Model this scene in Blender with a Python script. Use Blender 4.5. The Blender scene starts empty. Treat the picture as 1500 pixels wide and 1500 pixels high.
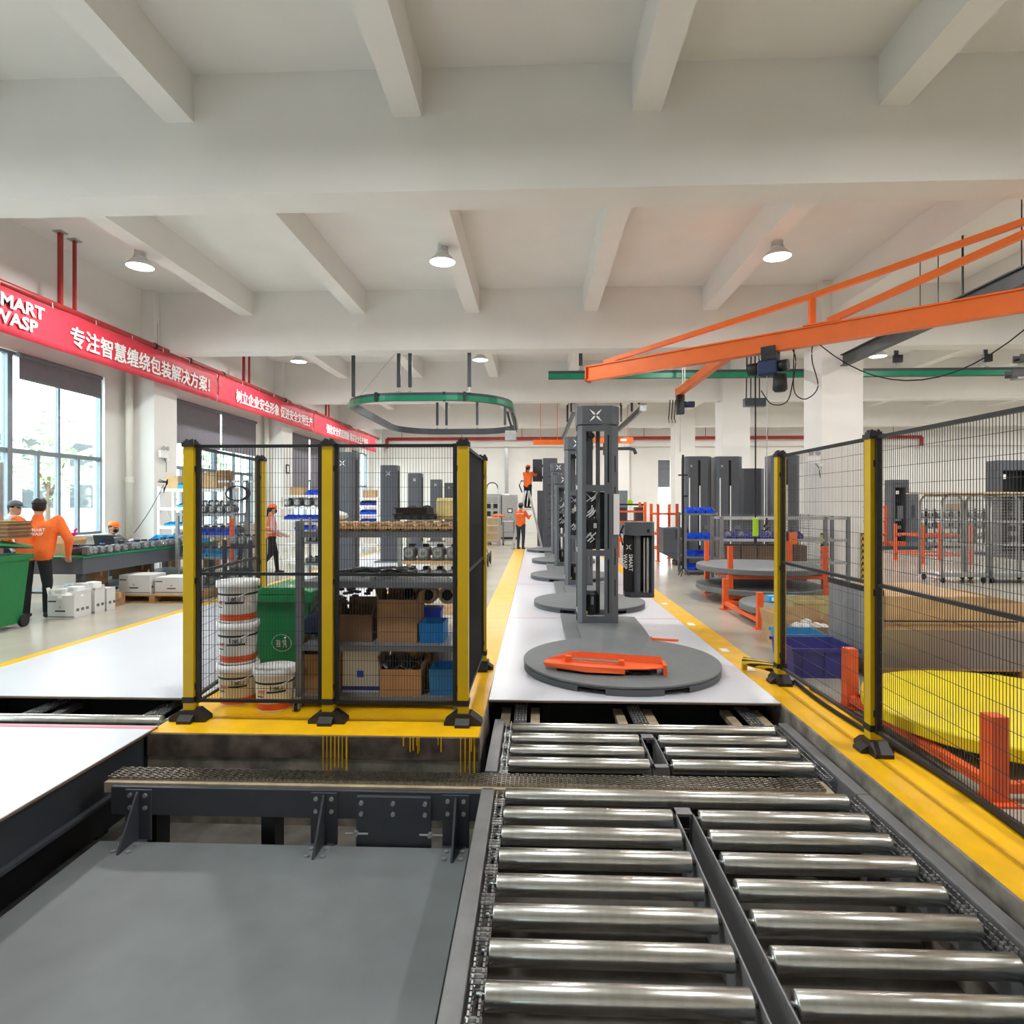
import bpy, bmesh, math, random
from mathutils import Vector, Matrix
random.seed(7)
PI = math.pi
S = bpy.context.scene
C = S.collection
# ---------------------------------------------------------------- camera
FPX, VX, HY, CH = 900.0, 785.0, 738.0, 1.55       # focal length in pixels, vanishing point, eye height
YAW = math.atan((VX - 750) / FPX)
cam = bpy.data.cameras.new('camera')
cam.sensor_width = 36; cam.lens = 36 * FPX / 1500; cam.shift_y = (HY - 750) / 1500
cam.clip_start = .05; cam.clip_end = 300
camo = bpy.data.objects.new('camera', cam); C.objects.link(camo)
camo.location = (0, 0, CH); camo.rotation_euler = (PI / 2, 0, YAW)
S.camera = camo
# ---------------------------------------------------------------- world, exposure
w = bpy.data.worlds.new('overcast_sky'); S.world = w; w.use_nodes = True
w.node_tree.nodes['Background'].inputs[0].default_value = (.93, .97, 1, 1)
w.node_tree.nodes['Background'].inputs[1].default_value = 8.0
S.view_settings.view_transform = 'Standard'; S.view_settings.look = 'None'
S.view_settings.exposure = 0.4; S.view_settings.gamma = 1; S.view_settings.use_curve_mapping = False
LAMP_W = 95

def at(x, y, Y):                                   # pixel of the photo + real depth -> point of the hall
    dx = (x - 750) / FPX
    t = Y / (math.cos(YAW) + math.sin(YAW) * dx)
    return Vector(((-math.sin(YAW) + math.cos(YAW) * dx) * t, Y, CH + (HY - y) / FPX * t))
def fl(x, y, z=0.0):                               # pixel -> point on a level z
    dx = (x - 750) / FPX; t = (z - CH) / ((HY - y) / FPX)
    return Vector(((-math.sin(YAW) + math.cos(YAW) * dx) * t, (math.cos(YAW) + math.sin(YAW) * dx) * t, z))

# ---------------------------------------------------------------- materials
def lin(h):
    c = [int(h[i:i + 2], 16) / 255 for i in (0, 2, 4)]
    return tuple(v / 12.92 if v < .04045 else ((v + .055) / 1.055) ** 2.4 for v in c) + (1,)
MATS = {}
def mat(name, hexc, rough=.5, metal=0, var=.06, scale=6, bump=0, hex2=None, emit=0, stretch=None, spec=.5):
    if name in MATS: return MATS[name]
    m = bpy.data.materials.new(name); m.use_nodes = True
    nt = m.node_tree; b = nt.nodes['Principled BSDF']; L = nt.links.new
    b.inputs['Roughness'].default_value = rough; b.inputs['Metallic'].default_value = metal
    b.inputs['Specular IOR Level'].default_value = spec
    c = lin(hexc)
    tc = nt.nodes.new('ShaderNodeTexCoord'); n = nt.nodes.new('ShaderNodeTexNoise')
    n.inputs['Scale'].default_value = scale; n.inputs['Detail'].default_value = 4
    src = tc.outputs['Object']
    if stretch:
        mp = nt.nodes.new('ShaderNodeMapping'); mp.inputs['Scale'].default_value = stretch
        L(src, mp.inputs[0]); src = mp.outputs[0]
    L(src, n.inputs['Vector'])
    r = nt.nodes.new('ShaderNodeValToRGB')
    lo = tuple(v * (1 - var) for v in c[:3]) + (1,); hi = tuple(min(1, v * (1 + var)) for v in c[:3]) + (1,)
    if hex2: lo = lin(hex2); hi = c
    r.color_ramp.elements[0].color = lo; r.color_ramp.elements[1].color = hi
    r.color_ramp.elements[0].position = .32; r.color_ramp.elements[1].position = .68
    L(n.outputs['Fac'], r.inputs[0]); L(r.outputs[0], b.inputs['Base Color'])
    if bump:
        bp = nt.nodes.new('ShaderNodeBump'); bp.inputs['Strength'].default_value = bump; bp.inputs['Distance'].default_value = .01
        L(n.outputs['Fac'], bp.inputs['Height']); L(bp.outputs[0], b.inputs['Normal'])
    if emit:
        b.inputs['Emission Color'].default_value = c; b.inputs['Emission Strength'].default_value = emit
    MATS[name] = m; return m
def stripes(name, h1, h2, n=8, rough=.5):           # diagonal hazard stripes
    m = mat(name, h1, rough); nt = m.node_tree; L = nt.links.new
    wv = nt.nodes.new('ShaderNodeTexWave'); wv.bands_direction = 'DIAGONAL'; wv.inputs['Scale'].default_value = n
    tc = nt.nodes.new('ShaderNodeTexCoord'); L(tc.outputs['Object'], wv.inputs['Vector'])
    r = nt.nodes.new('ShaderNodeValToRGB'); r.color_ramp.interpolation = 'CONSTANT'
    r.color_ramp.elements[0].color = lin(h1); r.color_ramp.elements[1].color = lin(h2); r.color_ramp.elements[1].position = .5
    L(wv.outputs['Fac'], r.inputs[0]); L(r.outputs[0], nt.nodes['Principled BSDF'].inputs['Base Color'])
    return m
def corrugated(name, h1, h2, scale, axis='Z', rough=.8):   # stacked sheet edges / flutes
    m = mat(name, h1, rough); nt = m.node_tree; L = nt.links.new
    wv = nt.nodes.new('ShaderNodeTexWave'); wv.bands_direction = axis; wv.inputs['Scale'].default_value = scale; wv.inputs['Distortion'].default_value = .6
    tc = nt.nodes.new('ShaderNodeTexCoord'); L(tc.outputs['Object'], wv.inputs['Vector'])
    r = nt.nodes.new('ShaderNodeValToRGB'); r.color_ramp.elements[0].color = lin(h2); r.color_ramp.elements[1].color = lin(h1)
    L(wv.outputs['Fac'], r.inputs[0]); L(r.outputs[0], nt.nodes['Principled BSDF'].inputs['Base Color'])
    return m
def glassmat(name, tint='eaf6f6', gloss=.08):
    m = bpy.data.materials.new(name); m.use_nodes = True; nt = m.node_tree; nt.nodes.clear()
    o = nt.nodes.new('ShaderNodeOutputMaterial'); t = nt.nodes.new('ShaderNodeBsdfTransparent'); g = nt.nodes.new('ShaderNodeBsdfGlossy')
    t.inputs[0].default_value = lin(tint); g.inputs['Roughness'].default_value = .05
    x = nt.nodes.new('ShaderNodeMixShader'); x.inputs[0].default_value = gloss
    nt.links.new(t.outputs[0], x.inputs[1]); nt.links.new(g.outputs[0], x.inputs[2]); nt.links.new(x.outputs[0], o.inputs[0])
    MATS[name] = m; return m
mat('white_paint', 'e9e7e3', .75, 0, .02, 1.5); mat('wall_paint', 'e6e4df', .8, 0, .025, 1.2)
mat('concrete_floor', 'bab4a6', .22, 0, .09, 1.1); mat('pit_concrete', '55504a', .85, 0, .4, 5, .3)
mat('pit_wall', '7d766d', .85, 0, .5, 7, .4); mat('pit_wall_dark', '5a4d46', .8, 0, .5, 9, .4)
mat('yellow_seam', 'd7a205', .5); mat('yellow_floor', 'f6bd0a', .38, 0, .08, 5); mat('yellow_post', 'd1ac00', .32, 0, .04, 4); mat('yellow_disc', 'f5dc00', .4, 0, .03, 5)
mat('black_plastic', '1d1c1e', .5, 0, .1, 20); mat('black_metal', '222327', .4, .2, .1, 12); mat('black_wire', '343437', .45, .2, .05, 20)
mat('white_board', 'dadbe3', .28, 0, .02, 1.6); mat('board_edge', '7a6250', .8, 0, .2, 12, 0, None, 0, (8, 8, 40))
mat('grey_machine', '5a5e65', .42, .1, .04, 8); mat('grey_dark', '43464d', .45, .15, .06, 8); mat('grey_mid', '6f7378', .45, .15, .06, 8)
mat('disc_grey', '6d7274', .5, 0, .07, 5); mat('disc_rim', '585b60', .45, .1, .05, 6); mat('frame_grey', '7a7a7b', .45, .2, .1, 9)
mat('steel', 'd4d4d0', .27, 1, .1, 3, 0, None, 0, (1, 1, 9)); mat('galv', 'b4b6b6', .4, .7, .12, 14); mat('chain_steel', '8f8a82', .3, .9, .3, 40)
mat('chain_dark', 'a2a3a4', .35, .8, .35, 40); mat('aluminium', 'd2d4d4', .35, .8, .06, 8); mat('wood_guide', 'a99a80', .6, 0, .15, 10)
mat('orange_paint', 'f0622a', .42, 0, .06, 5); mat('orange_beam', 'ee701c', .4, 0, .05, 4); mat('red_pipe', 'a02a2a', .4, 0, .1, 5); mat('banner_red', 'dc3a4c', .55, 0, .1, 2)
mat('white_print', 'f6f6f4', .6, 0, .01, 5); mat('black_print', '20201f', .6, 0, .02, 5); mat('green_bin', '04783f', .42, 0, .07, 5); mat('green_rail', '0d8a63', .3, .1, .1, 5); mat('green_top', '147a4e', .4, 0, .06, 5)
mat('blue_bin', '1450d8', .4, 0, .1, 6); mat('cyan_bin', '2aa3dd', .4, 0, .08, 6); mat('navy_bin', '33339c', .42, 0, .08, 6); mat('blue_crate', '1579c0', .42, 0, .1, 6)
mat('card', 'a87f58', .85, 0, .12, 7); mat('card_light', 'c8a67c', .85, 0, .1, 7); mat('card_dark', '7d5a40', .9, 0, .15, 7); mat('card_white', 'dcdcdb', .8, 0, .03, 5)
corrugated('flutes', 'b98a61', '7c563a', 22, 'X'); corrugated('stacked_sheets', 'a08462', '6a5540', 14, 'Z')
mat('pail_white', 'eeeceb', .35, 0, .03, 4); mat('pail_cream', 'dccfb8', .35, 0, .05, 4); mat('pail_orange', 'e0581f', .4, 0, .05, 5)
mat('pallet_wood', 'b08a5a', .85, 0, .2, 4, .1, None, 0, (2, 12, 12)); mat('ply', 'd9bd94', .8, 0, .12, 3); mat('blind', '77747c', .8, 0, .05, 8); mat('win_frame', '7f858d', .4, .3, .05, 6)
mat('skin', 'c99477', .55, 0, .05, 9); mat('orange_cloth', 'f4702c', .85, 0, .1, 7, .15); mat('black_cloth', '1c1c20', .9, 0, .15, 9, .15); mat('navy_cloth', '2b3140', .9, 0, .12, 9, .15); mat('pink_cloth', 'c9a0a4', .9, 0, .1, 9, .1); mat('camo_cloth', '6d7166', .9, 0, .4, 22, .1, '3d4438'); mat('white_cloth', 'dfe2e8', .9, 0, .05, 9)
mat('hair', '1a1614', .7, 0, .2, 30); mat('cap_orange', 'ff7a2a', .6, 0, .06, 8); mat('cap_black', '22242a', .4, 0, .1, 8); mat('cap_grey', '5a5f64', .7, 0, .1, 8); mat('shoe', '2a2826', .6, 0, .1, 8)
mat('pink_tape', 'e08a94', .5); mat('red_part', 'c0392b', .4, 0, .1, 5); mat('pink_bag', 'e83a9c', .5, 0, .15, 8); mat('lime', 'a8d820', .4, 0, .05, 6); mat('motor', '1b1d22', .4, .2, .1, 10); mat('hoist_blue', '1c2c52', .4, .2, .1, 10)
mat('bag_grey', '6e6f6e', .3, 0, .5, 14, .6); mat('cloth_grey', '8b8e8c', .85, 0, .2, 5, .2); mat('poly_sheet', 'a8aaae', .35, 0, .1, 4); mat('film_wrap', 'b9aa9c', .18, 0, .2, 3, .3); mat('yellow_label', 'e8c020', .5); mat('paper', 'e4e6ea', .7, 0, .02, 5)
mat('lamp_shade', 'd8d8d8', .35, .2, .03, 6); mat('lamp_glow', 'ffffff', .5, 0, 0, 5, 0, None, 9); mat('pvc_pipe', 'dcd8cc', .5, 0, .03, 5); mat('screen', '2a2d30', .2, 0, .05, 5); mat('asphalt', '9a9a98', .9, 0, .1, 3); mat('leaf', 'b4cba0', .8, 0, .3, 9, .2); mat('trunk', '6b5340', .9, 0, .2, 9); mat('facade', 'd4d6d6', .8, 0, .04, 3); mat('rubber', '18181a', .7, 0, .1, 10); mat('dark_void', '0e0e10', .8)
stripes('hazard', '1d1d1d', 'e6bd14', 5); glassmat('window_glass'); glassmat('clear_film', 'ece8e6', .3); MATS['clear_film'].node_tree.nodes['Glossy BSDF'].inputs['Roughness'].default_value = .45; stripes('hazard_fine', '1d1d1d', 'e6bd14', 13)
mat('duct_grey', '4e5053', .5, .3, .1, 5); mat('bag_white', 'e6e6e8', .4, 0, .12, 9, .5); mat('yellow_bag', 'f0b414', .45, 0, .2, 12, .5); mat('roll_card', 'd8b88a', .8, 0, .1, 7); mat('bale', 'd9c98e', .9, 0, .15, 8, .3)

# ---------------------------------------------------------------- mesh builder
class MB:
    def __init__(s): s.v = []; s.f = []
    def add(s, vs, fs):
        k = len(s.v); s.v += [tuple(v) for v in vs]; s.f += [tuple(i + k for i in f) for f in fs]; return s
    def bx(s, x0, x1, y0, y1, z0, z1, T=None):
        vs = [Vector(p) for p in ((x0, y0, z0), (x1, y0, z0), (x1, y1, z0), (x0, y1, z0), (x0, y0, z1), (x1, y0, z1), (x1, y1, z1), (x0, y1, z1))]
        if T: vs = [T @ v for v in vs]
        return s.add(vs, ((0, 3, 2, 1), (4, 5, 6, 7), (0, 1, 5, 4), (1, 2, 6, 5), (2, 3, 7, 6), (3, 0, 4, 7)))
    def box(s, c, d, rz=0, rx=0, ry=0):
        T = Matrix.Translation(c) @ Matrix.Rotation(rz, 4, 'Z') @ Matrix.Rotation(ry, 4, 'Y') @ Matrix.Rotation(rx, 4, 'X')
        return s.bx(-d[0] / 2, d[0] / 2, -d[1] / 2, d[1] / 2, -d[2] / 2, d[2] / 2, T)
    def cyl(s, p0, p1, r, n=12, r2=None):
        p0 = Vector(p0); p1 = Vector(p1); r2 = r if r2 is None else r2
        q = (p1 - p0).to_track_quat('Z', 'Y'); a = [q @ Vector((math.cos(2 * PI * i / n), math.sin(2 * PI * i / n), 0)) for i in range(n)]
        return s.add([p0 + v * r for v in a] + [p1 + v * r2 for v in a],
                     [(i, (i + 1) % n, n + (i + 1) % n, n + i) for i in range(n)] + [tuple(range(n - 1, -1, -1)), tuple(range(n, 2 * n))])
    def bar(s, p0, p1, w, h=None):                   # square tube between two points
        p0 = Vector(p0); p1 = Vector(p1); h = h or w; d = (p1 - p0).normalized()
        up = Vector((0, 0, 1)) if abs(d.z) < .95 else Vector((0, 1, 0))
        a = d.cross(up).normalized() * w / 2; b = a.cross(d).normalized() * h / 2
        vs = [p + i * a + j * b for p in (p0, p1) for i, j in ((-1, -1), (1, -1), (1, 1), (-1, 1))]
        return s.add(vs, ((0, 1, 2, 3), (7, 6, 5, 4), (0, 4, 5, 1), (1, 5, 6, 2), (2, 6, 7, 3), (3, 7, 4, 0)))
    def tube(s, pts, r, n=6):
        pts = [Vector(p) for p in pts]; k0 = len(s.v); fs = []
        for i, p in enumerate(pts):
            d = (pts[min(i + 1, len(pts) - 1)] - pts[max(i - 1, 0)]).normalized()
            q = d.to_track_quat('Z', 'Y')
            s.v += [tuple(p + q @ Vector((math.cos(2 * PI * j / n) * r, math.sin(2 * PI * j / n) * r, 0))) for j in range(n)]
        for i in range(len(pts) - 1):
            for j in range(n):
                a = k0 + i * n; s.f.append((a + j, a + (j + 1) % n, a + n + (j + 1) % n, a + n + j))
        s.f.append(tuple(k0 + j for j in range(n - 1, -1, -1))); e = k0 + (len(pts) - 1) * n; s.f.append(tuple(e + j for j in range(n)))
        return s
    def lathe(s, prof, n=24, c=(0, 0, 0), caps=True):
        k0 = len(s.v)
        for r, z in prof: s.v += [(c[0] + r * math.cos(2 * PI * i / n), c[1] + r * math.sin(2 * PI * i / n), c[2] + z) for i in range(n)]
        for j in range(len(prof) - 1):
            for i in range(n):
                a = k0 + j * n; s.f.append((a + i, a + (i + 1) % n, a + n + (i + 1) % n, a + n + i))
        if caps:
            s.f.append(tuple(k0 + i for i in range(n - 1, -1, -1))); e = k0 + (len(prof) - 1) * n; s.f.append(tuple(e + i for i in range(n)))
        return s
    def prism(s, poly, d0, d1, axis='Z', T=None):     # outline extruded along an axis
        f = {'Z': lambda a, b, d: (a, b, d), 'Y': lambda a, b, d: (a, d, b), 'X': lambda a, b, d: (d, a, b)}[axis]
        n = len(poly); vs = [Vector(f(a, b, d0)) for a, b in poly] + [Vector(f(a, b, d1)) for a, b in poly]
        if T: vs = [T @ v for v in vs]
        return s.add(vs, [(i, (i + 1) % n, n + (i + 1) % n, n + i) for i in range(n)] + [tuple(range(n - 1, -1, -1)), tuple(range(n, 2 * n))])
    def mesh(s, name='part', m=None, smooth=False):
        me = bpy.data.meshes.new(name); me.from_pydata(s.v, [], s.f)
        bm = bmesh.new(); bm.from_mesh(me); bmesh.ops.recalc_face_normals(bm, faces=bm.faces); bm.to_mesh(me); bm.free()
        if m: me.materials.append(MATS[m])
        if smooth:
            for p in me.polygons: p.use_smooth = len(p.vertices) <= 4
        return me
    def build(s, name, m, parent=None, smooth=False, bevel=0, loc=None, kind=None):
        o = link(name, s.mesh(name, m, smooth), parent)
        if loc is not None: o.location = loc
        if bevel:
            b = o.modifiers.new('bevel', 'BEVEL'); b.width = bevel; b.segments = 2; b.limit_method = 'ANGLE'
        if kind: o['kind'] = kind
        return o
def link(name, data, parent=None):
    o = bpy.data.objects.new(name, data); C.objects.link(o)
    if parent is not None: o.parent = parent
    return o
def tag(o, label, cat=None, group=None, kind=None):
    o['label'] = label
    if cat: o['category'] = cat
    if group: o['group'] = group
    if kind: o['kind'] = kind
    return o
def thing(name, label, cat, loc=(0, 0, 0), rz=0, group=None):
    o = link(name, None); o.location = loc; o.rotation_euler = (0, 0, rz); o.empty_display_size = .1
    return tag(o, label, cat, group)
def copy_thing(root, loc, rz=None, label=None, group=None, parent=None):
    r = root.copy(); C.objects.link(r); r.location = loc; r.parent = parent
    if rz is not None: r.rotation_euler = (0, 0, rz)
    if label: r['label'] = label
    if group: r['group'] = group
    for ch in list(root.children): copy_thing(ch, ch.location, None, None, None, r)
    return r
def struct(o, label=None):
    o['kind'] = 'structure'
    if label: o['label'] = label
    return o
def text(body, size, m, parent, loc, rot, name='lettering', extrude=.002, bold=0, align='LEFT', sx=1.0, spacing=1.0, thick=0):
    c = bpy.data.curves.new(name, 'FONT'); c.body = body; c.size = size; c.extrude = extrude; c.offset = bold; c.align_x = align; c.resolution_u = 2; c.space_character = spacing
    t = bpy.data.objects.new('tmp', c); C.objects.link(t)
    me = bpy.data.meshes.new_from_object(t); bpy.data.objects.remove(t)
    if thick:                                         # heavier strokes: the outline repeated a hair to each side
        mb = MB(); V = [v.co.copy() for v in me.vertices]; Fc = [tuple(p.vertices) for p in me.polygons]
        for k, (dx, dy) in enumerate(((0, 0), (thick, 0), (0, thick), (thick, thick))): mb.add([v + Vector((dx, dy, k * .0004)) for v in V], Fc)
        me = bpy.data.meshes.new(name); me.from_pydata(mb.v, [], mb.f)
    me.materials.clear(); me.materials.append(MATS[m])
    o = link(name, me, parent); o.location = loc; o.rotation_euler = rot; o.scale = (sx, 1, 1)
    return o
def xlogo(mb, s, c=(0, 0, 0), d=.003):               # four-petal X emblem in the XZ plane facing -Y
    for a in (45, 135, 225, 315):
        T = Matrix.Translation(c) @ Matrix.Rotation(math.radians(a), 4, 'Y')
        mb.prism([(0.06 * s, 0), (.17 * s, .075 * s), (.30 * s, .07 * s), (.66 * s, 0), (.30 * s, -.07 * s), (.17 * s, -.075 * s)], -d, 0, 'Y', T)
    return mb
# ================================================================ structure
ZC, ZB, ZJ = 6.13, 4.84, 5.62                         # ceiling, cross-beam soffit, joist soffit
XL, XR, YB, YF = -8.75, 28.5, 33.0, -3.6
fm = MB()
fm.bx(XL, -5.2, YF, YB, -.6, 0); fm.bx(1.9, XR, YF, YB, -.6, 0); fm.bx(-5.2, 1.9, 5.2, YB, -.6, 0); fm.bx(-5.2, 1.9, YF, -3, -.6, 0)
fm.bx(-2.62, -.38, 4.06, 5.2, -.6, 0); fm.bx(-5.2, -5.0, -3, 5.2, -.6, 0)
floor = struct(fm.build('floor', 'concrete_floor'), 'polished beige concrete floor of the hall')
struct(MB().bx(-5.2, 1.9, -3, 5.2, -.75, -.6).build('floor_pit', 'pit_concrete'), 'dark concrete bottom of the conveyor pit')
def strip(x0, x1, y0, y1, m='yellow_floor', z=.004, name='painted_line'): return MB().bx(x0, x1, y0, y1, 0.0005, z).build(name, m, floor)
strip(1.9, 2.34, -3, 5.3); strip(1.9, 2.16, 5.3, 21.3); strip(-.72, -.38, 4.9, 21.3); strip(-2.62, -.38, 4.06, 4.9); strip(-2.62, -2.45, 4.9, 12); strip(-5.18, -5.0, 5.2, 22)
MB().bx(2.06, 2.1, -3, 5.3, .004, .006).build('paint_seam', 'yellow_seam', floor); MB().bx(-2.62, -.38, 4.36, 4.385, .004, .006).build('paint_seam', 'yellow_seam', floor)
for i, yy in enumerate((5.75, 6.5, 7.9, 9.5)): MB().bx(1.95, 2.03, yy, yy + .14, .004, .007).build('tape_patch', 'white_print', floor)
# pit wall facing the camera: dark band over a grey one, with paint runs
MB().bx(-2.62, -.38, 4.045, 4.06, -.15, -.002).build('wall_band', 'pit_wall_dark', floor)
MB().bx(-2.62, -.38, 4.05, 4.06, -.6, -.15).build('wall_band', 'pit_wall', floor)
MB().bx(1.885, 1.9, -3, 5.2, -.6, -.002).build('wall_band', 'pit_wall', floor)
MB().bx(-.38, -.37, 4.06, 5.2, -.6, -.002).build('wall_band', 'pit_wall', floor)
for i in range(22):
    x = -1.42 + (i % 7) * .026 if i < 7 else random.uniform(-.95, -.4); h = random.uniform(.2, .3) if i < 7 else random.uniform(.04, .12)
    if i > 17: x = -.5 + (i - 18) * .03; h = .28
    MB().bx(x, x + random.uniform(.004, .011), 4.04, 4.046, -h, 0).build('paint_drip', 'yellow_floor', floor)
# ---- ceiling with cross beams and joists
ceil = struct(MB().bx(XL - .3, XR, YF, YB, ZC, ZC + .2).build('ceiling', 'white_paint'), 'white ceiling slab')
ceil = link('trim_1', None); struct(ceil, 'white concrete cross beams and joists under the ceiling'); ceil.location = (0, 0, 0)
BY = [-.23, 6.42, 13.05, 19.7, 26.35]
for y in BY: MB().bx(XL, XR, y, y + .43, ZB, ZC).build('cross_beam', 'white_paint', ceil)
MB().bx(XL, XR, YB - .25, YB, 4.6, ZC).build('cross_beam', 'white_paint', ceil)
jm = {}
ys = [YF - .43] + BY + [YB - .25]
for i in range(len(ys) - 1):
    for x in (-6.25, -3.8, -1.35, 1.15, 3.65, 6.3, 8.9, 11.4, 13.9, 16.4, 18.9, 21.4, 24):
        w_ = .22 if x == 6.3 else .15
        MB().bx(x - w_, x + w_, ys[i] + .43, ys[i + 1], ZJ - (.12 if x == 6.3 else 0), ZC).build('joist', 'white_paint', ceil)
for x, y in ((341, 324), (1036, 314)): p = at(x, y, 8.2 if x < 500 else 7.9); MB().lathe([(.05, -.03), (.05, 0)], 12, (p.x, p.y, ZC)).build('ceiling_socket', 'black_plastic', ceil, True)
# ---- pillars
def pillar(x0, x1, y0, y1, lab, m='white_paint'): return struct(MB().bx(x0, x1, y0, y1, 0, ZC).build('pillar', m, None, False, .01), lab)
for y, lab in ((-.45, 'behind the camera side of the hall'), (6.2, 'beside the orange jib crane root'), (12.85, 'nearest the wire fence'), (19.5, 'behind the caged rack'), (26.15, 'by the far roller shutter')):
    if y != 6.2: pillar(5.86, 6.7, y, y + .84, 'white square concrete pillar ' + lab)
for i, y in enumerate((-.45, 6.2, 12.85, 19.5, 26.15)): pillar(XL, -8.17, y, y + .84, 'white wall pillar between the left windows')
pillar(4.1, 4.9, YB - .5, YB, 'white pillar engaged in the back wall'); pillar(-8.75, -8.2, YB - .6, YB, 'white corner pillar of the back wall')
# ---- left wall with windows
WZ0, WZ1 = .95, 4.12
bays = [(.39, 6.2), (7.04, 12.85), (13.69, 19.5), (20.34, 26.15), (26.99, 32.4)]
wm = MB(); wx0, wx1 = XL - .25, XL
prev = YF
opens = []
for a, b in bays: opens.append((a + .75, b - .7))
for a, b in opens:
    wm.bx(wx0, wx1, prev, a, 0, ZC); wm.bx(wx0, wx1, a, b, 0, WZ0); wm.bx(wx0, wx1, a, b, WZ1, ZC); prev = b
wm.bx(wx0, wx1, prev, YB, 0, ZC)
struct(wm.build('wall_left', 'wall_paint'), 'white left wall with large windows')
MB().bx(XL, XL + .3, YF, YB, 4.45, ZC).build('edge_beam', 'white_paint', ceil)
for k, (a, b) in enumerate(opens):
    wn = link('window_%d' % (k + 1), None); struct(wn, 'tall grey framed window in the left wall')
    wn.location = (XL - .12, a, WZ0)
    W, Hh = b - a, WZ1 - WZ0; zt = 1.5
    fr = MB()
    for y in (0, W): fr.bx(-.05, .05, y - .03 if y else 0, y if y else .03, 0, Hh)
    fr.bx(-.05, .05, .03, W - .03, 0, .05); fr.bx(-.05, .05, .03, W - .03, Hh - .05, Hh)
    fr.build('window_frame', 'win_frame', wn)
    MB().bx(-.06, .06, W / 2 - .05, W / 2 + .05, .05, Hh - .05).build('mullion', 'win_frame', wn)
    for h in (0, 1):
        y0 = .03 if h == 0 else W / 2 + .05; y1 = W / 2 - .05 if h == 0 else W - .03
        MB().bx(-.04, .04, y0, y1, zt - .04, zt + .04).build('transom', 'win_frame', wn)
        d = (y1 - y0)
        MB().bx(-.03, .03, y0 + d / 2 - .025, y0 + d / 2 + .025, zt + .04, Hh - .05).build('mullion', 'win_frame', wn)
        for q in (.27, .5, .73): MB().bx(-.035, .035, y0 + d * q - .03, y0 + d * q + .03, .05, zt - .04).build('sash_stile', 'win_frame', wn)
        for q in (0, .5): MB().bx(-.004, .004, y0 + d * q + (.025 if q else 0), y0 + d * (q + .5) - (0 if q else .025), zt + .04, Hh - .05).build('pane', 'window_glass', wn)
        for q0, q1 in ((0, .27), (.27, .5), (.5, .73), (.73, 1)): MB().bx(-.004, .004, y0 + d * q0 + (.03 if q0 else 0), y0 + d * q1 - (.03 if q1 < 1 else 0), .05, zt - .04).build('pane', 'window_glass', wn)
    MB().bx(-.13, .25, -.05, W + .05, -.04, 0).build('window_sill', 'white_paint', wn)
    pl = bpy.data.lights.new('window_portal', 'AREA'); pl.shape = 'RECTANGLE'; pl.size = Hh; pl.size_y = W; pl.cycles.is_portal = True
    po = bpy.data.objects.new('window_portal', pl); C.objects.link(po); po.location = (XL - .3, (a + b) / 2, (WZ0 + WZ1) / 2); po.rotation_euler = (0, -PI / 2, 0)
# ---- back, right and front walls
bw = MB()
sh = [at(964, 600, YB).x, at(982, 600, YB).x]         # tall doorway with a shutter in the back wall
bw.bx(XL, sh[0], YB, YB + .25, 0, ZC); bw.bx(sh[1], XR, YB, YB + .25, 0, ZC); bw.bx(sh[0], sh[1], YB, YB + .25, 3.9, ZC)
struct(bw.build('wall_back', 'wall_paint'), 'off-white back wall of the hall')
struct(MB().bx(XR, XR + .25, YF, YB, 0, ZC).build('wall_right', 'wall_paint'), 'white right wall of the hall')
struct(MB().bx(XL, XR, YF - .25, YF, 0, ZC).build('wall_front', 'wall_paint'), 'white wall behind the conveyor end of the hall')
d = link('door_1', None); struct(d, 'tall opening with a grey louvred shutter in the back wall'); d.location = ((sh[0] + sh[1]) / 2, YB + .08, 0); sw = (sh[1] - sh[0]) / 2
for i in range(14): MB().box((0, 0, 3.84 - i * .1), (2 * sw - .02, .02, .11), 0, -.35).build('louvre', 'grey_mid', d)
MB().bx(-sw + .01, sw - .01, 0, .06, 2.42, 2.5).build('shutter_rail', 'grey_mid', d)
p = at(901, 718, YB); q = at(917, 718, YB)
gb = thing('wall_cabinet', 'plain grey metal cabinet standing against the back wall', 'cabinet', ((p.x + q.x) / 2, YB - .32, 0))
MB().bx(-.3, .3, -.2, .3, .06, 2.25).build('body', 'grey_mid', gb, False, .01); MB().bx(-.28, .28, -.225, -.2, .1, 2.2).build('door', 'grey_mid', gb); MB().bx(.2, .23, -.245, -.225, 1.1, 1.25).build('handle', 'black_plastic', gb); MB().bx(-.3, .3, -.18, .3, 0, .06).build('plinth', 'black_plastic', gb)
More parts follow.
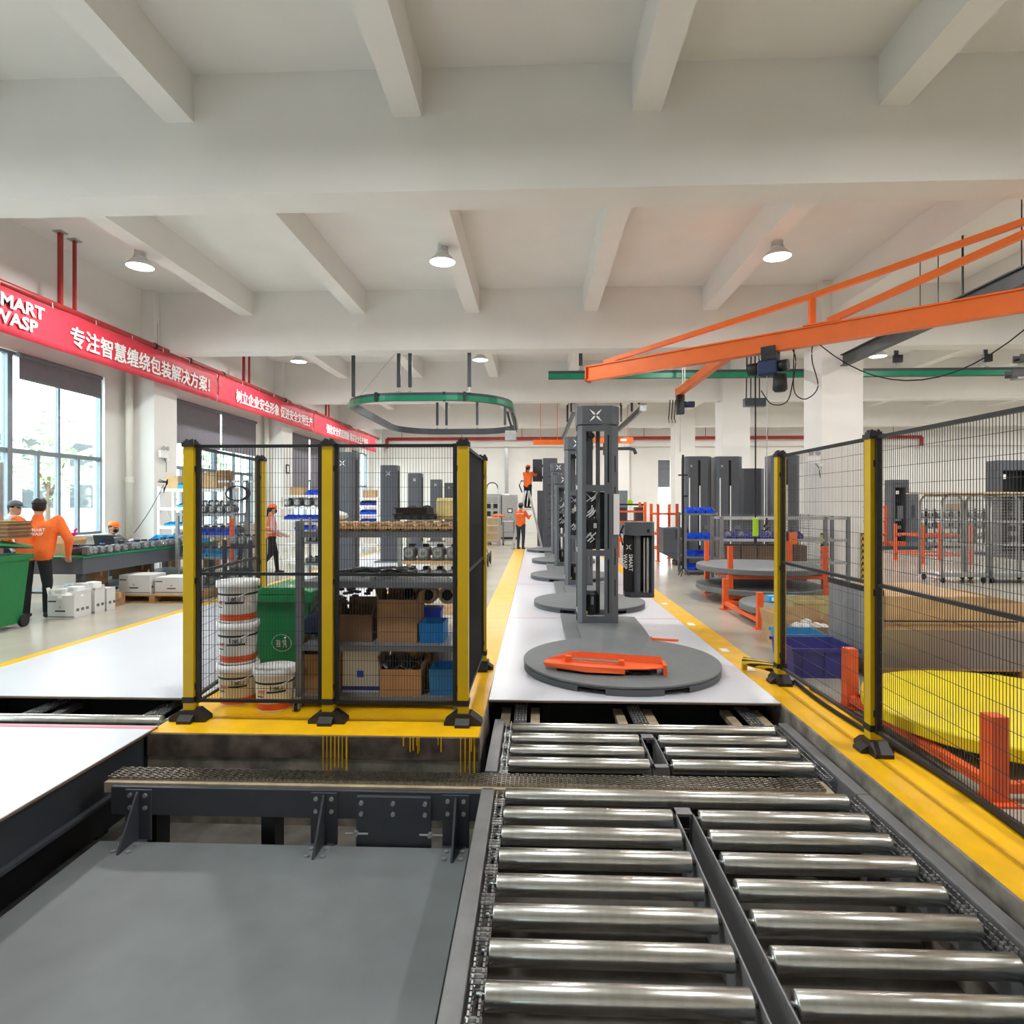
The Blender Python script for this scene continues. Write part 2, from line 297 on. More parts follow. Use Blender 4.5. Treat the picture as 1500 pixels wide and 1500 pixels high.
# ---- outdoors seen through the windows
struct(MB().bx(-90, XL - .25, -40, 90, -.5, -.3).build('outdoor_ground', 'asphalt'), 'pale yard outside the windows')
def tree(x, y, h, lab):
    t = thing('street_tree', lab, 'tree', (x, y, -.3))
    MB().cyl((0, 0, 0), (.05, .03, h * .55), .1, 8, .05).cyl((.05, .03, h * .4), (.5, .3, h * .7), .05, 6, .02).cyl((.05, .03, h * .45), (-.5, -.2, h * .72), .05, 6, .02).build('trunk', 'trunk', t, True)
    f = MB(); rn = random.Random(int(y * 10))
    for i in range(260):
        a = rn.uniform(0, 2 * PI); e = rn.uniform(-1, 1); r = rn.random() ** .4 * h * .27
        c = Vector((r * math.cos(a) * math.sqrt(1 - e * e), r * math.sin(a) * math.sqrt(1 - e * e), h * .7 + r * e * 1.15)); s_ = rn.uniform(.12, .25)
        q = Vector((rn.uniform(-1, 1), rn.uniform(-1, 1), rn.uniform(-1, 1))).to_track_quat('Z', 'Y')
        f.add([c + q @ Vector(v) * s_ for v in ((-1, 0, 0), (0, -.5, .1), (1, 0, 0), (0, .5, .1))], [(0, 1, 2, 3)])
    f.build('foliage', 'leaf', t, False, 0, None, 'stuff')
tree(-16, 19.5, 5, 'slim green street tree outside the left windows'); tree(-24, 22, 6, 'broad green tree across the yard'); tree(-19, 34, 6, 'leafy tree outside the far windows')
bl = thing('factory_block', 'pale low building across the yard outside', 'building', (-45, 30, -.3))
MB().bx(-6, 6, -30, 30, 0, 9).build('body', 'facade', bl)
for z in (1.5, 5):
    for i in range(12): MB().bx(6, 6.05, -28 + i * 4.8, -25 + i * 4.8, z, z + 2).build('window', 'screen', bl)
# ---- hanging lamps
def lamp_proto():
    t = thing('high_bay_lamp', '', 'lamp', (0, 0, 0), 0, 'high bay lamps on the ceiling')
    MB().cyl((0, 0, .3), (0, 0, .75), .012, 8).lathe([(.045, .71), (.045, .75)], 12).build('rod', 'black_metal', t)
    MB().lathe([(.03, .31), (.075, .3), (.085, .24), (.085, .17), (.1, .16), (.1, .13)], 20).build('housing', 'aluminium', t, True)
    MB().lathe([(.1, .13), (.15, .085), (.2, .03), (.215, 0), (.205, 0), (.19, .03), (.14, .08), (.095, .12)], 28, caps=False).build('shade', 'lamp_shade', t, True)
    MB().lathe([(.198, .006), (.198, .014)], 28).build('diffuser', 'lamp_glow', t)
    return t
LP = lamp_proto(); first = True
for j, y in enumerate((3.1, 9.7, 16.35, 23, 29.7)):
    for i, x in enumerate((-6.4, -1.48, 3.75, 8.9, 14.1, 19.3, 24.5)):
        z = ZC - .75
        l = LP if first else copy_thing(LP, (x, y, z)); first = False; l.location = (x, y, z)
        l['label'] = {1: {0: 'bell lamp lit under the ceiling bay beside the banner', 1: 'lit bell lamp over the aisle between cage and first wrapper mast', 2: 'lit bell lamp above the orange jib crane'}.get(i),
                      2: 'lit bell lamp beyond the second ceiling beam'}.get(j) or 'lit white bell-shaped high bay lamp hanging from ceiling'
        ld = bpy.data.lights.new('lamp_light', 'AREA'); ld.shape = 'DISK'; ld.size = .36; ld.energy = LAMP_W; ld.color = (1, .995, .985)
        lo = bpy.data.objects.new('lamp_light', ld); C.objects.link(lo); lo.location = (x, y, z - .004)
# ================================================================ conveyors in the pit
ZR = -.095                                            # roller axis
def roller_mesh(L, r=.044):
    return MB().lathe([(.012, -.03), (.012, 0), (r - .004, 0), (r, .004), (r, L - .004), (r - .004, L), (.012, L), (.012, L + .03)], 28).mesh('roller', 'steel', True)
def side_chain(mb, x, y0, y1, z):                      # duplex drive chain with sprocket teeth
    n = int((y1 - y0) / .026)
    for i in range(n):
        y = y0 + i * .026
        for dx in (-.017, .017): mb.bx(x + dx - .004, x + dx + .004, y, y + .019, z - .01 + (.004 if i % 2 else 0), z + .012)
        if i % 8 in (0, 1, 2): mb.cyl((x - .028, y + .01, z - .01), (x + .028, y + .01, z - .01), .009, 6)
    return mb
RF = roller_mesh(1.88); RH1 = roller_mesh(.88); RH2 = roller_mesh(.86)
def put_roller(par, me, x, y):
    o = link('roller', me, par); o.location = (x, y, ZR); o.rotation_euler = (0, PI / 2, 0); return o
def conveyor(y0, y1, rows, full, lab):
    t = thing('roller_conveyor', lab, 'conveyor', (0, 0, 0)); t.location = (0, (y0 + y1) / 2, -.6); off = Vector((0, -(y0 + y1) / 2, .6))
    def P(mb, n, m, **k): o = mb.build(n, m, t, **k); o.location = off; return o
    P(MB().bx(-.31, -.235, y0, y1, -.35, -.07), 'side_rail', 'frame_grey', bevel=.006)
    P(MB().bx(1.79, 1.86, y0 - (.215 if y0 > 3 else 0), y1, -.35, -.07), 'side_rail', 'frame_grey', bevel=.006)
    P(side_chain(side_chain(MB(), -.2, y0, y1, -.09), -.2, y0 + .01, y1, -.15), 'drive_chain', 'chain_dark', kind='stuff')
    P(side_chain(side_chain(MB(), 1.745, y0, y1, -.09), 1.745, y0 + .01, y1, -.15), 'drive_chain', 'chain_dark', kind='stuff')
    P(MB().bx(-.235, 1.79, y0, y0 + .06, -.5, -.28), 'cross_member', 'black_metal'); P(MB().bx(-.235, 1.79, y1 - .06, y1, -.5, -.28), 'cross_member', 'black_metal')
    for x in (-.3, 1.78):
        for y in (y0 + .05, y1 - .12): P(MB().bx(x, x + .07, y, y + .07, -.6, -.35), 'leg', 'frame_grey')
    sp = [r for r in rows if r != full]
    for r in rows:
        if r == full: put_roller(t, RF, -.17, r)
        else: put_roller(t, RH1, -.17, r); put_roller(t, RH2, .85, r)
    for o in t.children:
        if o.name.startswith('roller'): o.location = Vector((o.location.x, o.location.y, ZR)) + off
    a, b = min(sp) - .06, max(sp) + .08
    P(MB().bx(.73, .737, a, b, -.3, -.075).bx(.82, .827, a, b, -.3, -.075).bx(.73, .827, b - .07, b, -.09, -.075).bx(.73, .827, a, a + .05, -.09, -.075).bx(.737, .82, a, a + .008, -.3, -.09), 'divider_bracket', 'frame_grey')
    return t
conveyor(3.72, 4.62, [4.49, 4.29, 4.08, 3.88], 4.49, 'short steel roller conveyor between the wide chain and white boards')
conveyor(-.6, 3.5, [3.45, 3.24, 3.046] + [2.85 - .2 * i for i in range(17)], 3.45, 'long steel roller conveyor running toward the viewer beside yellow kerb')
def strand_chain(mb, L, rows, pitch=.0254, w=.024, z=0):    # flat multi-strand chain lying along X
    for i in range(int(L / pitch)):
        for j in range(rows):
            mb.bx(i * pitch + .001, i * pitch + .022, j * w, j * w + .009, z - .012, z + .008 - (.004 if i % 2 else 0))
            mb.bx(i * pitch + .008, i * pitch + .015, j * w + .009, j * w + w, z - .012, z - .002)
    return mb
cc = thing('chain_conveyor', 'wide multi-strand brown steel chain crossing between the roller conveyors', 'conveyor', (-.35, 3.58, -.6))
o = strand_chain(MB(), 4.16, 6).build('chain', 'chain_steel', cc, False, 0, (-2.16, -.07, .545), 'stuff')
MB().bx(-2.16, 2.02, -.1, .07, .47, .53).build('chain_track', 'wood_guide', cc)
MB().bx(-2.1, .05, -.13, -.1, .36, .52).build('beam', 'grey_dark', cc, False, .004); MB().bx(-2.1, .05, .06, .09, .36, .52).build('beam', 'grey_dark', cc)
def bracket(x):
    b = MB().bx(x - .075, x + .075, -.145, -.13, .22, .51); b.prism([(-.145, .5), (-.155, .5), (-.32, .24), (-.32, .225), (-.145, .225)], x - .006, x + .006, 'X'); b.bx(x - .075, x + .06, -.34, -.145, .215, .228)
    k = b.build('support_bracket', 'grey_dark', cc)
    for dx in (-.045, .045):
        for z in (.48, .41): MB().cyl((x + dx, -.155, z), (x + dx, -.145, z), .012, 8).build('bolt', 'galv', k)
        for y in (-.29, -.22): MB().cyl((x + dx, y, .228), (x + dx, y, .243), .014, 8).build('bolt', 'galv', k)
bracket(-1.93); bracket(-.85); bracket(.02 - .12)
b = MB().bx(-.66, -.24, -.16, -.13, .17, .5).build('splice_plate', 'grey_dark', cc)
for x in (-.63, -.45, -.27):
    for z in (.47, .41): MB().cyl((x, -.175, z), (x, -.16, z), .012, 8).build('bolt', 'galv', b)
for x in (-.66, -.24): MB().cyl((x - .06, -.17, .3), (x + .07, -.17, .3), .006, 6).build('adjuster_rod', 'galv', b); MB().cyl((x, -.18, .3), (x, -.16, .3), .016, 6).build('nut', 'galv', b)
for x in (-1.9, -1.2, -.1): MB().bx(x - .04, x + .04, -.08, .05, 0, .36).build('leg', 'black_metal', cc)
pf = thing('transfer_platform', 'flat grey sheet platform low in the pit before the chain', 'platform', (-1.45, 1.4, -.6))
MB().bx(-1.03, 1.08, -2.3, 2.0, .2, .235).build('deck', 'disc_grey', pf, False, .004)
for x in (-.95, 1.0):
    for y in (-2.1, 1.7): MB().bx(x - .04, x + .04, y - .04, y + .04, 0, .2).build('leg', 'black_metal', pf)
# lengthwise chain stubs showing under the board edges
def stub(x, y0, y1, lab, gm='wood_guide'):
    t = thing('chain_strand', lab, 'chain', (x, (y0 + y1) / 2, -.6), 0, 'lengthwise chain ends under the white boards'); L = y1 - y0
    o = strand_chain(MB(), L, 4).build('chain', 'chain_dark', t, False, 0, (.05, -L / 2, .53), 'stuff'); o.rotation_euler = (0, 0, PI / 2)
    for s in (-1, 1): MB().bx(s * .115 - .035, s * .115 + .035, -L / 2, L / 2, .46, .5).build('guide_bar', gm, t); MB().bx(s * .115 - .02, s * .115 + .02, -L / 2, L / 2, .2, .46).build('guide_support', 'black_metal', t)
    MB().bx(-.15, .15, -.05, .05, 0, .2).build('foot', 'black_metal', t)
    for s in (-1, 1): MB().cyl((s * .075 - .03, -L / 2, .43), (s * .075 + .03, -L / 2, .43), .045, 16).build('sprocket', 'chain_dark', t)
for x, lb in ((-.12, 'left end of the back roller'), (.77, 'middle of the back roller'), (1.62, 'kerb end of the back roller')): stub(x, 4.57, 4.98, 'steel chain strand between guide bars behind the ' + lb)
for x, lb in ((-4.72, 'bench side end'), (-3.9, 'middle'), (-2.92, 'cage side end')): stub(x, 4.5, 4.95, 'steel chain strand behind the %s of the lone left roller' % lb, 'galv')
# ---- white cover boards
def board(x0, x1, y0, y1, lab, z=.0):
    t = thing('cover_board', lab, 'board', ((x0 + x1) / 2, (y0 + y1) / 2, z)); a, b = (x1 - x0) / 2 - .002, (y1 - y0) / 2 - .003
    MB().bx(-a, a, -b, b, .014, .02).build('white_facing', 'white_board', t); MB().bx(-a, a, -b, b, .001, .014).build('plywood_core', 'board_edge', t)
    return t
yb = [4.79, 8.25, 11.7, 15.15, 18.6, 21.2]
for i, s in enumerate(('under the turntable with the orange ramp', 'under the second turntable of the machine row', 'under the third turntable of the machine row', 'under the fourth turntable of the machine row', 'under the ladder at the row end')): t = board(-.37, 1.88, yb[i], yb[i + 1], 'white laminated board ' + s); b_ = (yb[i + 1] - yb[i]) / 2; MB().bx(-1.1, 1.1, b_ - .022, b_ - .008, .0205, .0215).build('red_tape', 'pink_tape', t)
yl = [4.74, 8.2, 11.7, 15.15, 18.6, 22]
for i, s in enumerate(('in the aisle beside the workbench cartons', 'in the aisle before the first grey mast', 'under the first grey mast of left row', 'under the middle grey mast of left row', 'at the far end of left row')): board(-5.0, -2.64, yl[i], yl[i + 1], 'white laminated board ' + s)
fb = board(-5.2, -2.6, -1, 4.14, 'big white laminated board covering the left conveyor pit')
MB().bx(-1.3, 1.3, 2.51, 2.555, .021, .0225).build('red_tape', 'pink_tape', fb)
MB().bx(1.18, 1.24, -2.5, 2.5, -.26, 0).bx(1.12, 1.28, -2.5, 2.5, -.28, -.26).build('side_beam', 'grey_dark', fb)
MB().bx(1.1, 1.14, -2.5, 2.5, -.55, -.3).build('lower_beam', 'black_metal', fb)
MB().bx(1.16, 1.24, -.4, .9, -.42, -.32).build('red_cover', 'red_part', fb, False, .02)
for y in (-2.3, 0, 2.3): MB().bx(1.0, 1.1, y - .05, y + .05, -.6, 0).build('leg', 'black_metal', fb); MB().bx(-1.25, -1.15, y - .05, y + .05, -.6, 0).build('leg', 'black_metal', fb)
# lone roller at the left
t = thing('roller_conveyor', 'single wide steel roller between the left white boards', 'conveyor', (-3.85, 4.42, -.6))
o = link('roller', roller_mesh(2.2, .05), t); o.location = (-1.1, 0, .54); o.rotation_euler = (0, PI / 2, 0)
MB().bx(1.15, 1.22, -.2, .55, .2, .56).build('side_rail', 'frame_grey', t); MB().bx(-1.22, -1.15, -.2, .55, .2, .56).build('side_rail', 'frame_grey', t)
side_chain(MB(), 1.12, -.18, .5, .53).build('drive_chain', 'chain_dark', t, False, 0, None, 'stuff')
for x in (-1.2, 1.18): MB().bx(x - .03, x + .03, -.05, .05, 0, .2).build('leg', 'black_metal', t)
# dark beams under the board ends; black web paints in the gap's shade
for x0, x1, lab in ((-.36, 1.87, 'dark beam with painted shade filling the gap under near board end'), (-5.0, -2.63, 'dark beam with painted shade filling the gap under left board end')):
    t = thing('gap_shade_beam', lab, 'beam', ((x0 + x1) / 2, 5.1, -.6)); a = (x1 - x0) / 2
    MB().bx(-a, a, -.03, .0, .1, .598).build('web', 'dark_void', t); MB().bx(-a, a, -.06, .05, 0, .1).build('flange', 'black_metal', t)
    for k in range(3): MB().bx(-a * .6 + k * a * .6 - .03, -a * .6 + k * a * .6 + .03, -.05, -.03, .1, .5).build('stiffener', 'black_metal', t)
# ================================================================ machine guard fences
FZ0, FZ1, FZM = .13, 1.975, 1.05
_post = {}
def fence_post(x, y, lab, rz=0):
    t = thing('fence_post', lab, 'post', (x, y, 0), rz, 'yellow guard fence posts')
    if not _post:
        _post['post'] = MB().bx(-.037, .037, -.037, .037, .06, 1.96).mesh('post', 'yellow_post')
        _post['cap'] = MB().lathe([(.046, 1.95), (.05, 1.96), (.05, 1.985), (.04, 2.005)], 4).mesh('cap', 'black_plastic')
        c = MB().bx(-.045, .045, -.045, .045, 1.955, 1.985).bx(-.035, .035, -.035, .035, 1.985, 2.0)
        for a in (-.02, .02):
            for b in (-.02, .02): c.cyl((a, b, 2.0), (a, b, 2.012), .009, 8)
        _post['cap'] = c.mesh('cap', 'black_plastic')
        _post['collar'] = MB().bx(-.042, .042, -.042, .042, .135, .175).mesh('collar', 'black_plastic')
        f = MB().prism([(-.13, 0), (.13, 0), (.13, .03), (.055, .085), (-.055, .085), (-.13, .03)], -.055, .055, 'Y')
        f.prism([(-.1, 0), (.1, 0), (.1, .025), (.05, .06), (-.05, .06), (-.1, .025)], -.05, .05, 'X')
        _post['foot'] = f.mesh('foot', 'black_plastic')
    for k in ('post', 'cap', 'collar', 'foot'): link(k, _post[k], t)
    return t
def fence_panel(p0, p1, lab):
    p0 = Vector((*p0, 0)); p1 = Vector((*p1, 0)); L = (p1 - p0).length; a = math.atan2(p1.y - p0.y, p1.x - p0.x)
    t = thing('mesh_panel', lab, 'fence', ((p0 + p1) / 2), a, 'black wire mesh fence panels'); h = L / 2 - .045; e = .014
    for x in (-h + e, h - e): MB().bx(x - e, x + e, -.015, .015, FZ0, FZ1).build('stile', 'black_metal', t)
    for z in (FZ0 + e, FZM, FZ1 - e): MB().bx(-h + 2 * e, h - 2 * e, -.012, .012, z - .011, z + .011).build('rail', 'black_metal', t)
    m = MB(); n = int((2 * h - .05) / .0205); r = .0012
    for i in range(n + 1):
        x = -h + .025 + i * (2 * h - .05) / n; m.bx(x - r, x + r, -r, r, FZ0 + e, FZ1 - e)
    nz = int((FZ1 - FZ0) / .1)
    for i in range(1, nz):
        z = FZ0 + i * (FZ1 - FZ0) / nz; m.bx(-h + e, h - e, r, 3 * r, z - r, z + r)
    m.build('wire_mesh', 'black_wire', t, False, 0, None, 'stuff')
    for x in (-h - .02, h + .02):
        for z in (.25, 1.0, 1.8): MB().bx(x - .022, x + .022, -.02, .02, z - .02, z + .02).build('clip', 'black_plastic', t)
    return t
EX = (-2.47, -1.47, -.51); EY = 4.31
fence_post(EX[0], EY, 'yellow fence post at the pail corner of the storage cage'); fence_post(EX[1], EY, 'yellow fence post midway between pails and corrugated cardboard')
fence_post(EX[2], EY, 'yellow fence post at the cage corner by the turntable row'); fence_post(EX[0] - .15, 5.75, 'yellow rear post of the storage cage behind the pails', PI / 2); fence_post(EX[2] + .01, 5.75, 'yellow rear post of the cage hidden behind mesh', PI / 2)
fence_panel((EX[0], EY), (EX[1], EY), 'black wire mesh panel in front of the white pails'); fence_panel((EX[1], EY), (EX[2], EY), 'black wire mesh panel in front of the loaded grey rack')
fence_panel((EX[0], EY), (EX[0] - .15, 5.75), 'black wire mesh panel beside the pails along the aisle'); fence_panel((EX[2], EY), (EX[2] + .01, 5.75), 'black wire mesh panel seen edge-on beside the turntables')
for y, s in ((5.4, 'beside the navy crate and hazard striped bar'), (3.93, 'in front of the yellow disc'), (2.46, 'further along the yellow kerb past the disc'), (.99, 'near the kerb end')): fence_post(2.11, y, 'yellow fence post ' + s, PI / 2)
fence_panel((2.11, 3.93), (2.11, 5.4), 'black wire mesh panel before the navy crate'); fence_panel((2.11, 2.46), (2.11, 3.93), 'black wire mesh panel before the yellow disc'); fence_panel((2.11, .99), (2.11, 2.46), 'black wire mesh panel past the orange rack post')
cb = MB().tube([(2.24 + .04 * math.sin(y * 2.3), y, .02) for y in [i * .2 for i in range(0, 28)]], .014, 6)
tag(cb.build('power_cable', 'rubber', None, True), 'thick black cable lying along the kerb under the fence', 'cable')
tag(MB().tube([(2.3 + .05 * math.sin(y * 1.7 + 1), y, .016) for y in [i * .2 for i in range(0, 27)]], .011, 6).build('power_cable', 'rubber', None, True), 'thinner black cable beside the kerb cable', 'cable')
t = thing('hazard_bumper', 'yellow and black striped padded bar at fence post foot', 'bumper', (2.06, 5.68, 0))
MB().cyl((-.12, .12, .09), (.06, -.14, .09), .04, 12).build('padding', 'hazard_fine', t, True); MB().bx(-.14, -.1, .1, .14, 0, .06).build('foot', 'yellow_post', t); MB().bx(.03, .07, -.14, -.1, 0, .06).build('foot', 'yellow_post', t)
# ================================================================ storage rack inside the cage
rx0, rx1, ry0, ry1 = -1.8, -.6, 4.62, 5.2
t = thing('storage_rack', 'grey steel rack with four shelves inside the fence cage', 'rack', ((rx0 + rx1) / 2, (ry0 + ry1) / 2, 0)); a, b = (rx1 - rx0) / 2, (ry1 - ry0) / 2
for sx in (-1, 1):
    for sy in (-1, 1): MB().bx(sx * a - .025, sx * a + .025, sy * b - .025, sy * b + .025, 0, 1.42).build('upright', 'grey_mid', t)
SH = (.09, .48, .96, 1.34)
for z in SH: MB().bx(-a + .026, a - .026, -b - .02, b + .02, z - .045, z).build('shelf', 'grey_mid', t)
def carton(x, y, z, d, m, lab, rz=0, opn=False, fill=None, name='cardboard_box', tape=None, group=None):
    t = thing(name, lab, 'box', (x, y, z), rz, group); a, b, h = d[0] / 2, d[1] / 2, d[2]; w_ = .006
    if not opn:
        MB().bx(-a, a, -b, b, 0, h).build('body', m, t, False, .003); MB().bx(-a - .001, a + .001, -.025, .025, h - .08, h + .001).build('tape', tape or 'card_light', t)
    else:
        MB().bx(-a, a, -b, b, 0, w_).bx(-a, a, -b, -b + w_, w_, h).bx(-a, a, b - w_, b, w_, h).bx(-a, -a + w_, -b + w_, b - w_, w_, h).bx(a - w_, a, -b + w_, b - w_, w_, h).build('body', m, t)
        for s, l in ((1, .3), (-1, .55)):
            MB().box((s * (a + b * l * .12), 0, h + b * l * .58), (b * l * 1.2, d[1] * .96, w_), 0, 0, -s * 1.35).build('flap', m, t)
        MB().box((0, b + b * .06, h + b * .32), (d[0] * .94, b * .65, w_), 0, 1.35).build('flap', m, t)
        if fill: 
            f = MB(); rn = random.Random(int(abs(x * 991 + y * 77)))
            for i in range(14): f.lathe([(.02, -.03), (.06, -.015), (.06, .015), (.02, .035)], 7, (rn.uniform(-a, a) * .8, rn.uniform(-b, b) * .8, h - .05 + rn.uniform(0, .05)))
            f.build('contents', fill, t, True, 0, None, 'stuff')
    return t
def crate(x, y, z, d, m, lab, rz=0, taper=.06, name='parts_bin', low=False, group=None, cat='bin'):
    t = thing(name, lab, cat, (x, y, z), rz, group); a, b, h = d[0] / 2, d[1] / 2, d[2]; k = 1 - taper; w_ = .008
    def ring(s, zz): return [(-a * s, -b * s, zz), (a * s, -b * s, zz), (a * s, b * s, zz), (-a * s, b * s, zz)]
    f = 1 if not low else .5
    vs = ring(k, 0) + ring(1, h) + [(p[0] * (1 - w_ / a), p[1] * (1 - w_ / b), h) for p in ring(1, h)] + [(p[0] * (1 - w_ / a), p[1] * (1 - w_ / b), w_) for p in ring(k, 0)]
    if low:
        for i in (4, 5, 8, 9): vs[i] = (vs[i][0], vs[i][1] , h * .5)
    q = [(0, 3, 2, 1)] + [(i, (i + 1) % 4, 4 + (i + 1) % 4, 4 + i) for i in range(4)] + [(4 + i, 4 + (i + 1) % 4, 8 + (i + 1) % 4, 8 + i) for i in range(4)] + [(8 + i, 8 + (i + 1) % 4, 12 + (i + 1) % 4, 12 + i) for i in range(4)] + [(12, 13, 14, 15)]
    MB().add(vs, q).build('shell', m, t)
    if d[0] > .3:
        MB().bx(-a - .012, a + .012, -b - .012, -b + .002, h * f - .03, h * f).build('rim', m, t); MB().bx(-a - .012, a + .012, b - .002, b + .012, h - .03, h).build('rim', m, t)
        for s in (-.5, 0, .5): MB().bx(s * a * 1.3 - .008, s * a * 1.3 + .008, -b - .008, -b + .02, .03, h * f - .03).build('rib', m, t)
    return t
def px(x, Y): return at(x, 700, Y).x
Yk = 4.8
carton((px(494, Yk) + px(553, Yk)) / 2, Yk + .06, SH[1], (.28, .3, .21), 'card_dark', 'low brown open carton at the pail end of the rack shelf', 0, True)
carton((px(555, Yk) + px(617, Yk)) / 2, Yk + .06, SH[1], (.31, .32, .33), 'card', 'tall brown open carton in the middle of the rack shelf', 0, True)
crate((px(613, Yk) + px(650, Yk)) / 2 + .02, Yk + .02, SH[1], (.19, .26, .15), 'blue_crate', 'small blue bin beside the tall brown carton'); 
t = thing('parts_bin', 'bright blue bin propped behind the small blue bin', 'bin', (px(632, 5.0), 5.05, SH[1])); MB().bx(-.08, .08, -.06, .06, 0, .22).build('body', 'blue_bin', t, False, .01)
MB().bx(-.085, .085, -.065, .065, .2, .225).build('rim', 'blue_bin', t)
for i, (x, z) in enumerate(((600, .32), (628, .30), (656, .30))):
    p = Vector((px(x, 5.05), 5.06, SH[1] + z))
    t = thing('cardboard_roll', ('pale cardboard tube behind the tall carton', 'pale cardboard tube with dark open end beside the tall carton', 'pale cardboard tube stuffed with dark coil')[i], 'roll', (p.x, p.y + .02, p.z), 0)
    MB().cyl((0, -.06, .02), (0, .18, .02), .075, 18).build('tube', 'roll_card', t, True); MB().cyl((0, -.066, .02), (0, -.055, .02), .045, 14).build('bore', 'dark_void', t)
t = thing('chain_coil', 'heap of black chain and fittings behind the low carton', 'chain', (px(515, 5.15), 5.16, SH[1]))
m = MB(); rn = random.Random(3)
for i in range(60): m.lathe([(.012, 0), (.03, .006), (.03, .02), (.012, .026)], 8, (rn.uniform(-.17, .17), rn.uniform(-.04, .04), .01 + i * .006))
m.build('links', 'black_metal', t, False, 0, None, 'stuff')
carton((px(434, Yk) + px(507, Yk)) / 2 + .03, Yk + .02, SH[0], (.32, .3, .3), 'card', 'brown carton with bulging top on the bottom rack shelf', 0, True)
t = carton((px(508, Yk) + px(560, Yk)) / 2, Yk + .08, SH[0], (.29, .36, .37), 'card_white', 'tall white carton with blue base stripe on the bottom rack shelf', 0, False, None, 'cardboard_box', 'card_white'); MB().bx(-.146, .146, -.182, -.18, .02, .05).build('blue_stripe', 'navy_bin', t); MB().bx(-.03, .02, -.182, -.18, .12, .17).build('mark', 'blue_bin', t); MB().bx(.146, .148, -.1, .05, .3, .34).build('handle_slot', 'black_print', t)
t = carton((px(563, Yk) + px(624, Yk)) / 2, Yk - .02, SH[0], (.31, .3, .2), 'card', 'brown carton lined with crumpled grey plastic on the bottom shelf', 0, True)
m = MB(); rn = random.Random(5); N = 12
for i in range(N + 1):
    for j in range(N + 1): m.v.append((-.16 + .32 * i / N, -.15 + .3 * j / N, .19 + rn.uniform(0, .05) + .03 * math.sin(i * 1.3)))
for i in range(N):
    for j in range(N): k = i * (N + 1) + j; m.f.append((k, k + 1, k + N + 2, k + N + 1))
m.build('plastic_liner', 'bag_grey', t, True)
t = thing('yellow_sack', 'yellow-topped sack behind the lined carton on the bottom shelf', 'sack', (px(609, 5.1), 5.08, SH[0])); MB().lathe([(.12, 0), (.15, .08), (.15, .25), (.14, .3), (.1, .36), (.03, .38)], 16).build('bag', 'yellow_bag', t, True); MB().box((.06, -.1, .36), (.03, .02, .09), 0, 0, .5).build('tie', 'black_plastic', t)
t = thing('plastic_pail', 'white lidded tub behind the blue crate on the bottom shelf', 'pail', (px(654, 5.08), 5.06, SH[0])); MB().lathe([(.1, 0), (.12, .28), (.13, .28), (.13, .33), (.12, .34)], 20).build('body', 'pail_white', t, True); MB().lathe([(.125, .34), (.12, .36)], 20).build('lid', 'yellow_label', t)
crate(px(657, Yk) - .0, Yk - .02, SH[0], (.26, .26, .2), 'blue_crate', 'blue crate at the turntable end of the bottom rack shelf')
t = thing('drill_case', 'dark blue folded bag beside the rack upright', 'bag', (px(462, 5) + .02, 5.0, SH[1])); MB().prism([(-.12, 0), (.12, 0), (.14, .14), (.02, .2), (-.1, .14)], -.06, .06, 'Y').build('body', 'hoist_blue', t, False, .02); MB().tube([(-.05, 0, .17), (0, 0, .24), (.06, 0, .18)], .008).build('handle', 'black_plastic', t)
# second shelf: cables and strap heap; top shelf: corrugated sheets, trays, motors
t = thing('cable_heap', 'tangled black cables and rods on the rack shelf at mid rail', 'cables', (px(560, 4.85), 4.85, SH[2]))
rn = random.Random(8)
for k in range(9):
    m = MB(); pts = [(rn.uniform(-.45, -.2), rn.uniform(-.15, .15), .02 + k * .005)]
    for i in range(7): pts.append((pts[-1][0] + rn.uniform(.03, .13), max(-.18, min(.18, pts[-1][1] + rn.uniform(-.12, .12))), .015 + k * .006 + rn.uniform(0, .02)))
    m.tube(pts, rn.choice((.007, .01, .013)), 6).build('cable', rn.choice(('rubber', 'black_metal', 'galv', 'chain_dark')), t, True)
t = thing('corrugated_sheet', 'thick corrugated brown cardboard slab on the rack top', 'cardboard', (px(575, 4.85), 4.86, SH[3])); n = 44; L = 1.05
for r in range(2):
    m = MB(); z0 = .002 + r * .034
    top = [(-L / 2 + r * .05 + i * (L - r * .05) / n, z0 + .018 + .012 * math.sin(i * PI * .5 * 1)) for i in range(n + 1)]
    m.prism([(-L / 2 + r * .05, z0)] + [(x, z + .0) for x, z in top] + [(L / 2, z0)], -.26, .26, 'Y').build('sheet', 'card_light' if r else 'card', t)
fl_ = MB()
for i in range(int(n)): fl_.cyl((-L / 2 + .012 + i * L / n, -.268, .03), (-L / 2 + .012 + i * L / n, -.25, .03), .012, 8).cyl((-L / 2 + .05 + i * (L - .05) / n, -.268, .062), (-L / 2 + .05 + i * (L - .05) / n, -.25, .062), .01, 8)
fl_.build('flute_ends', 'card_light', t)
zt_ = SH[3] + .085
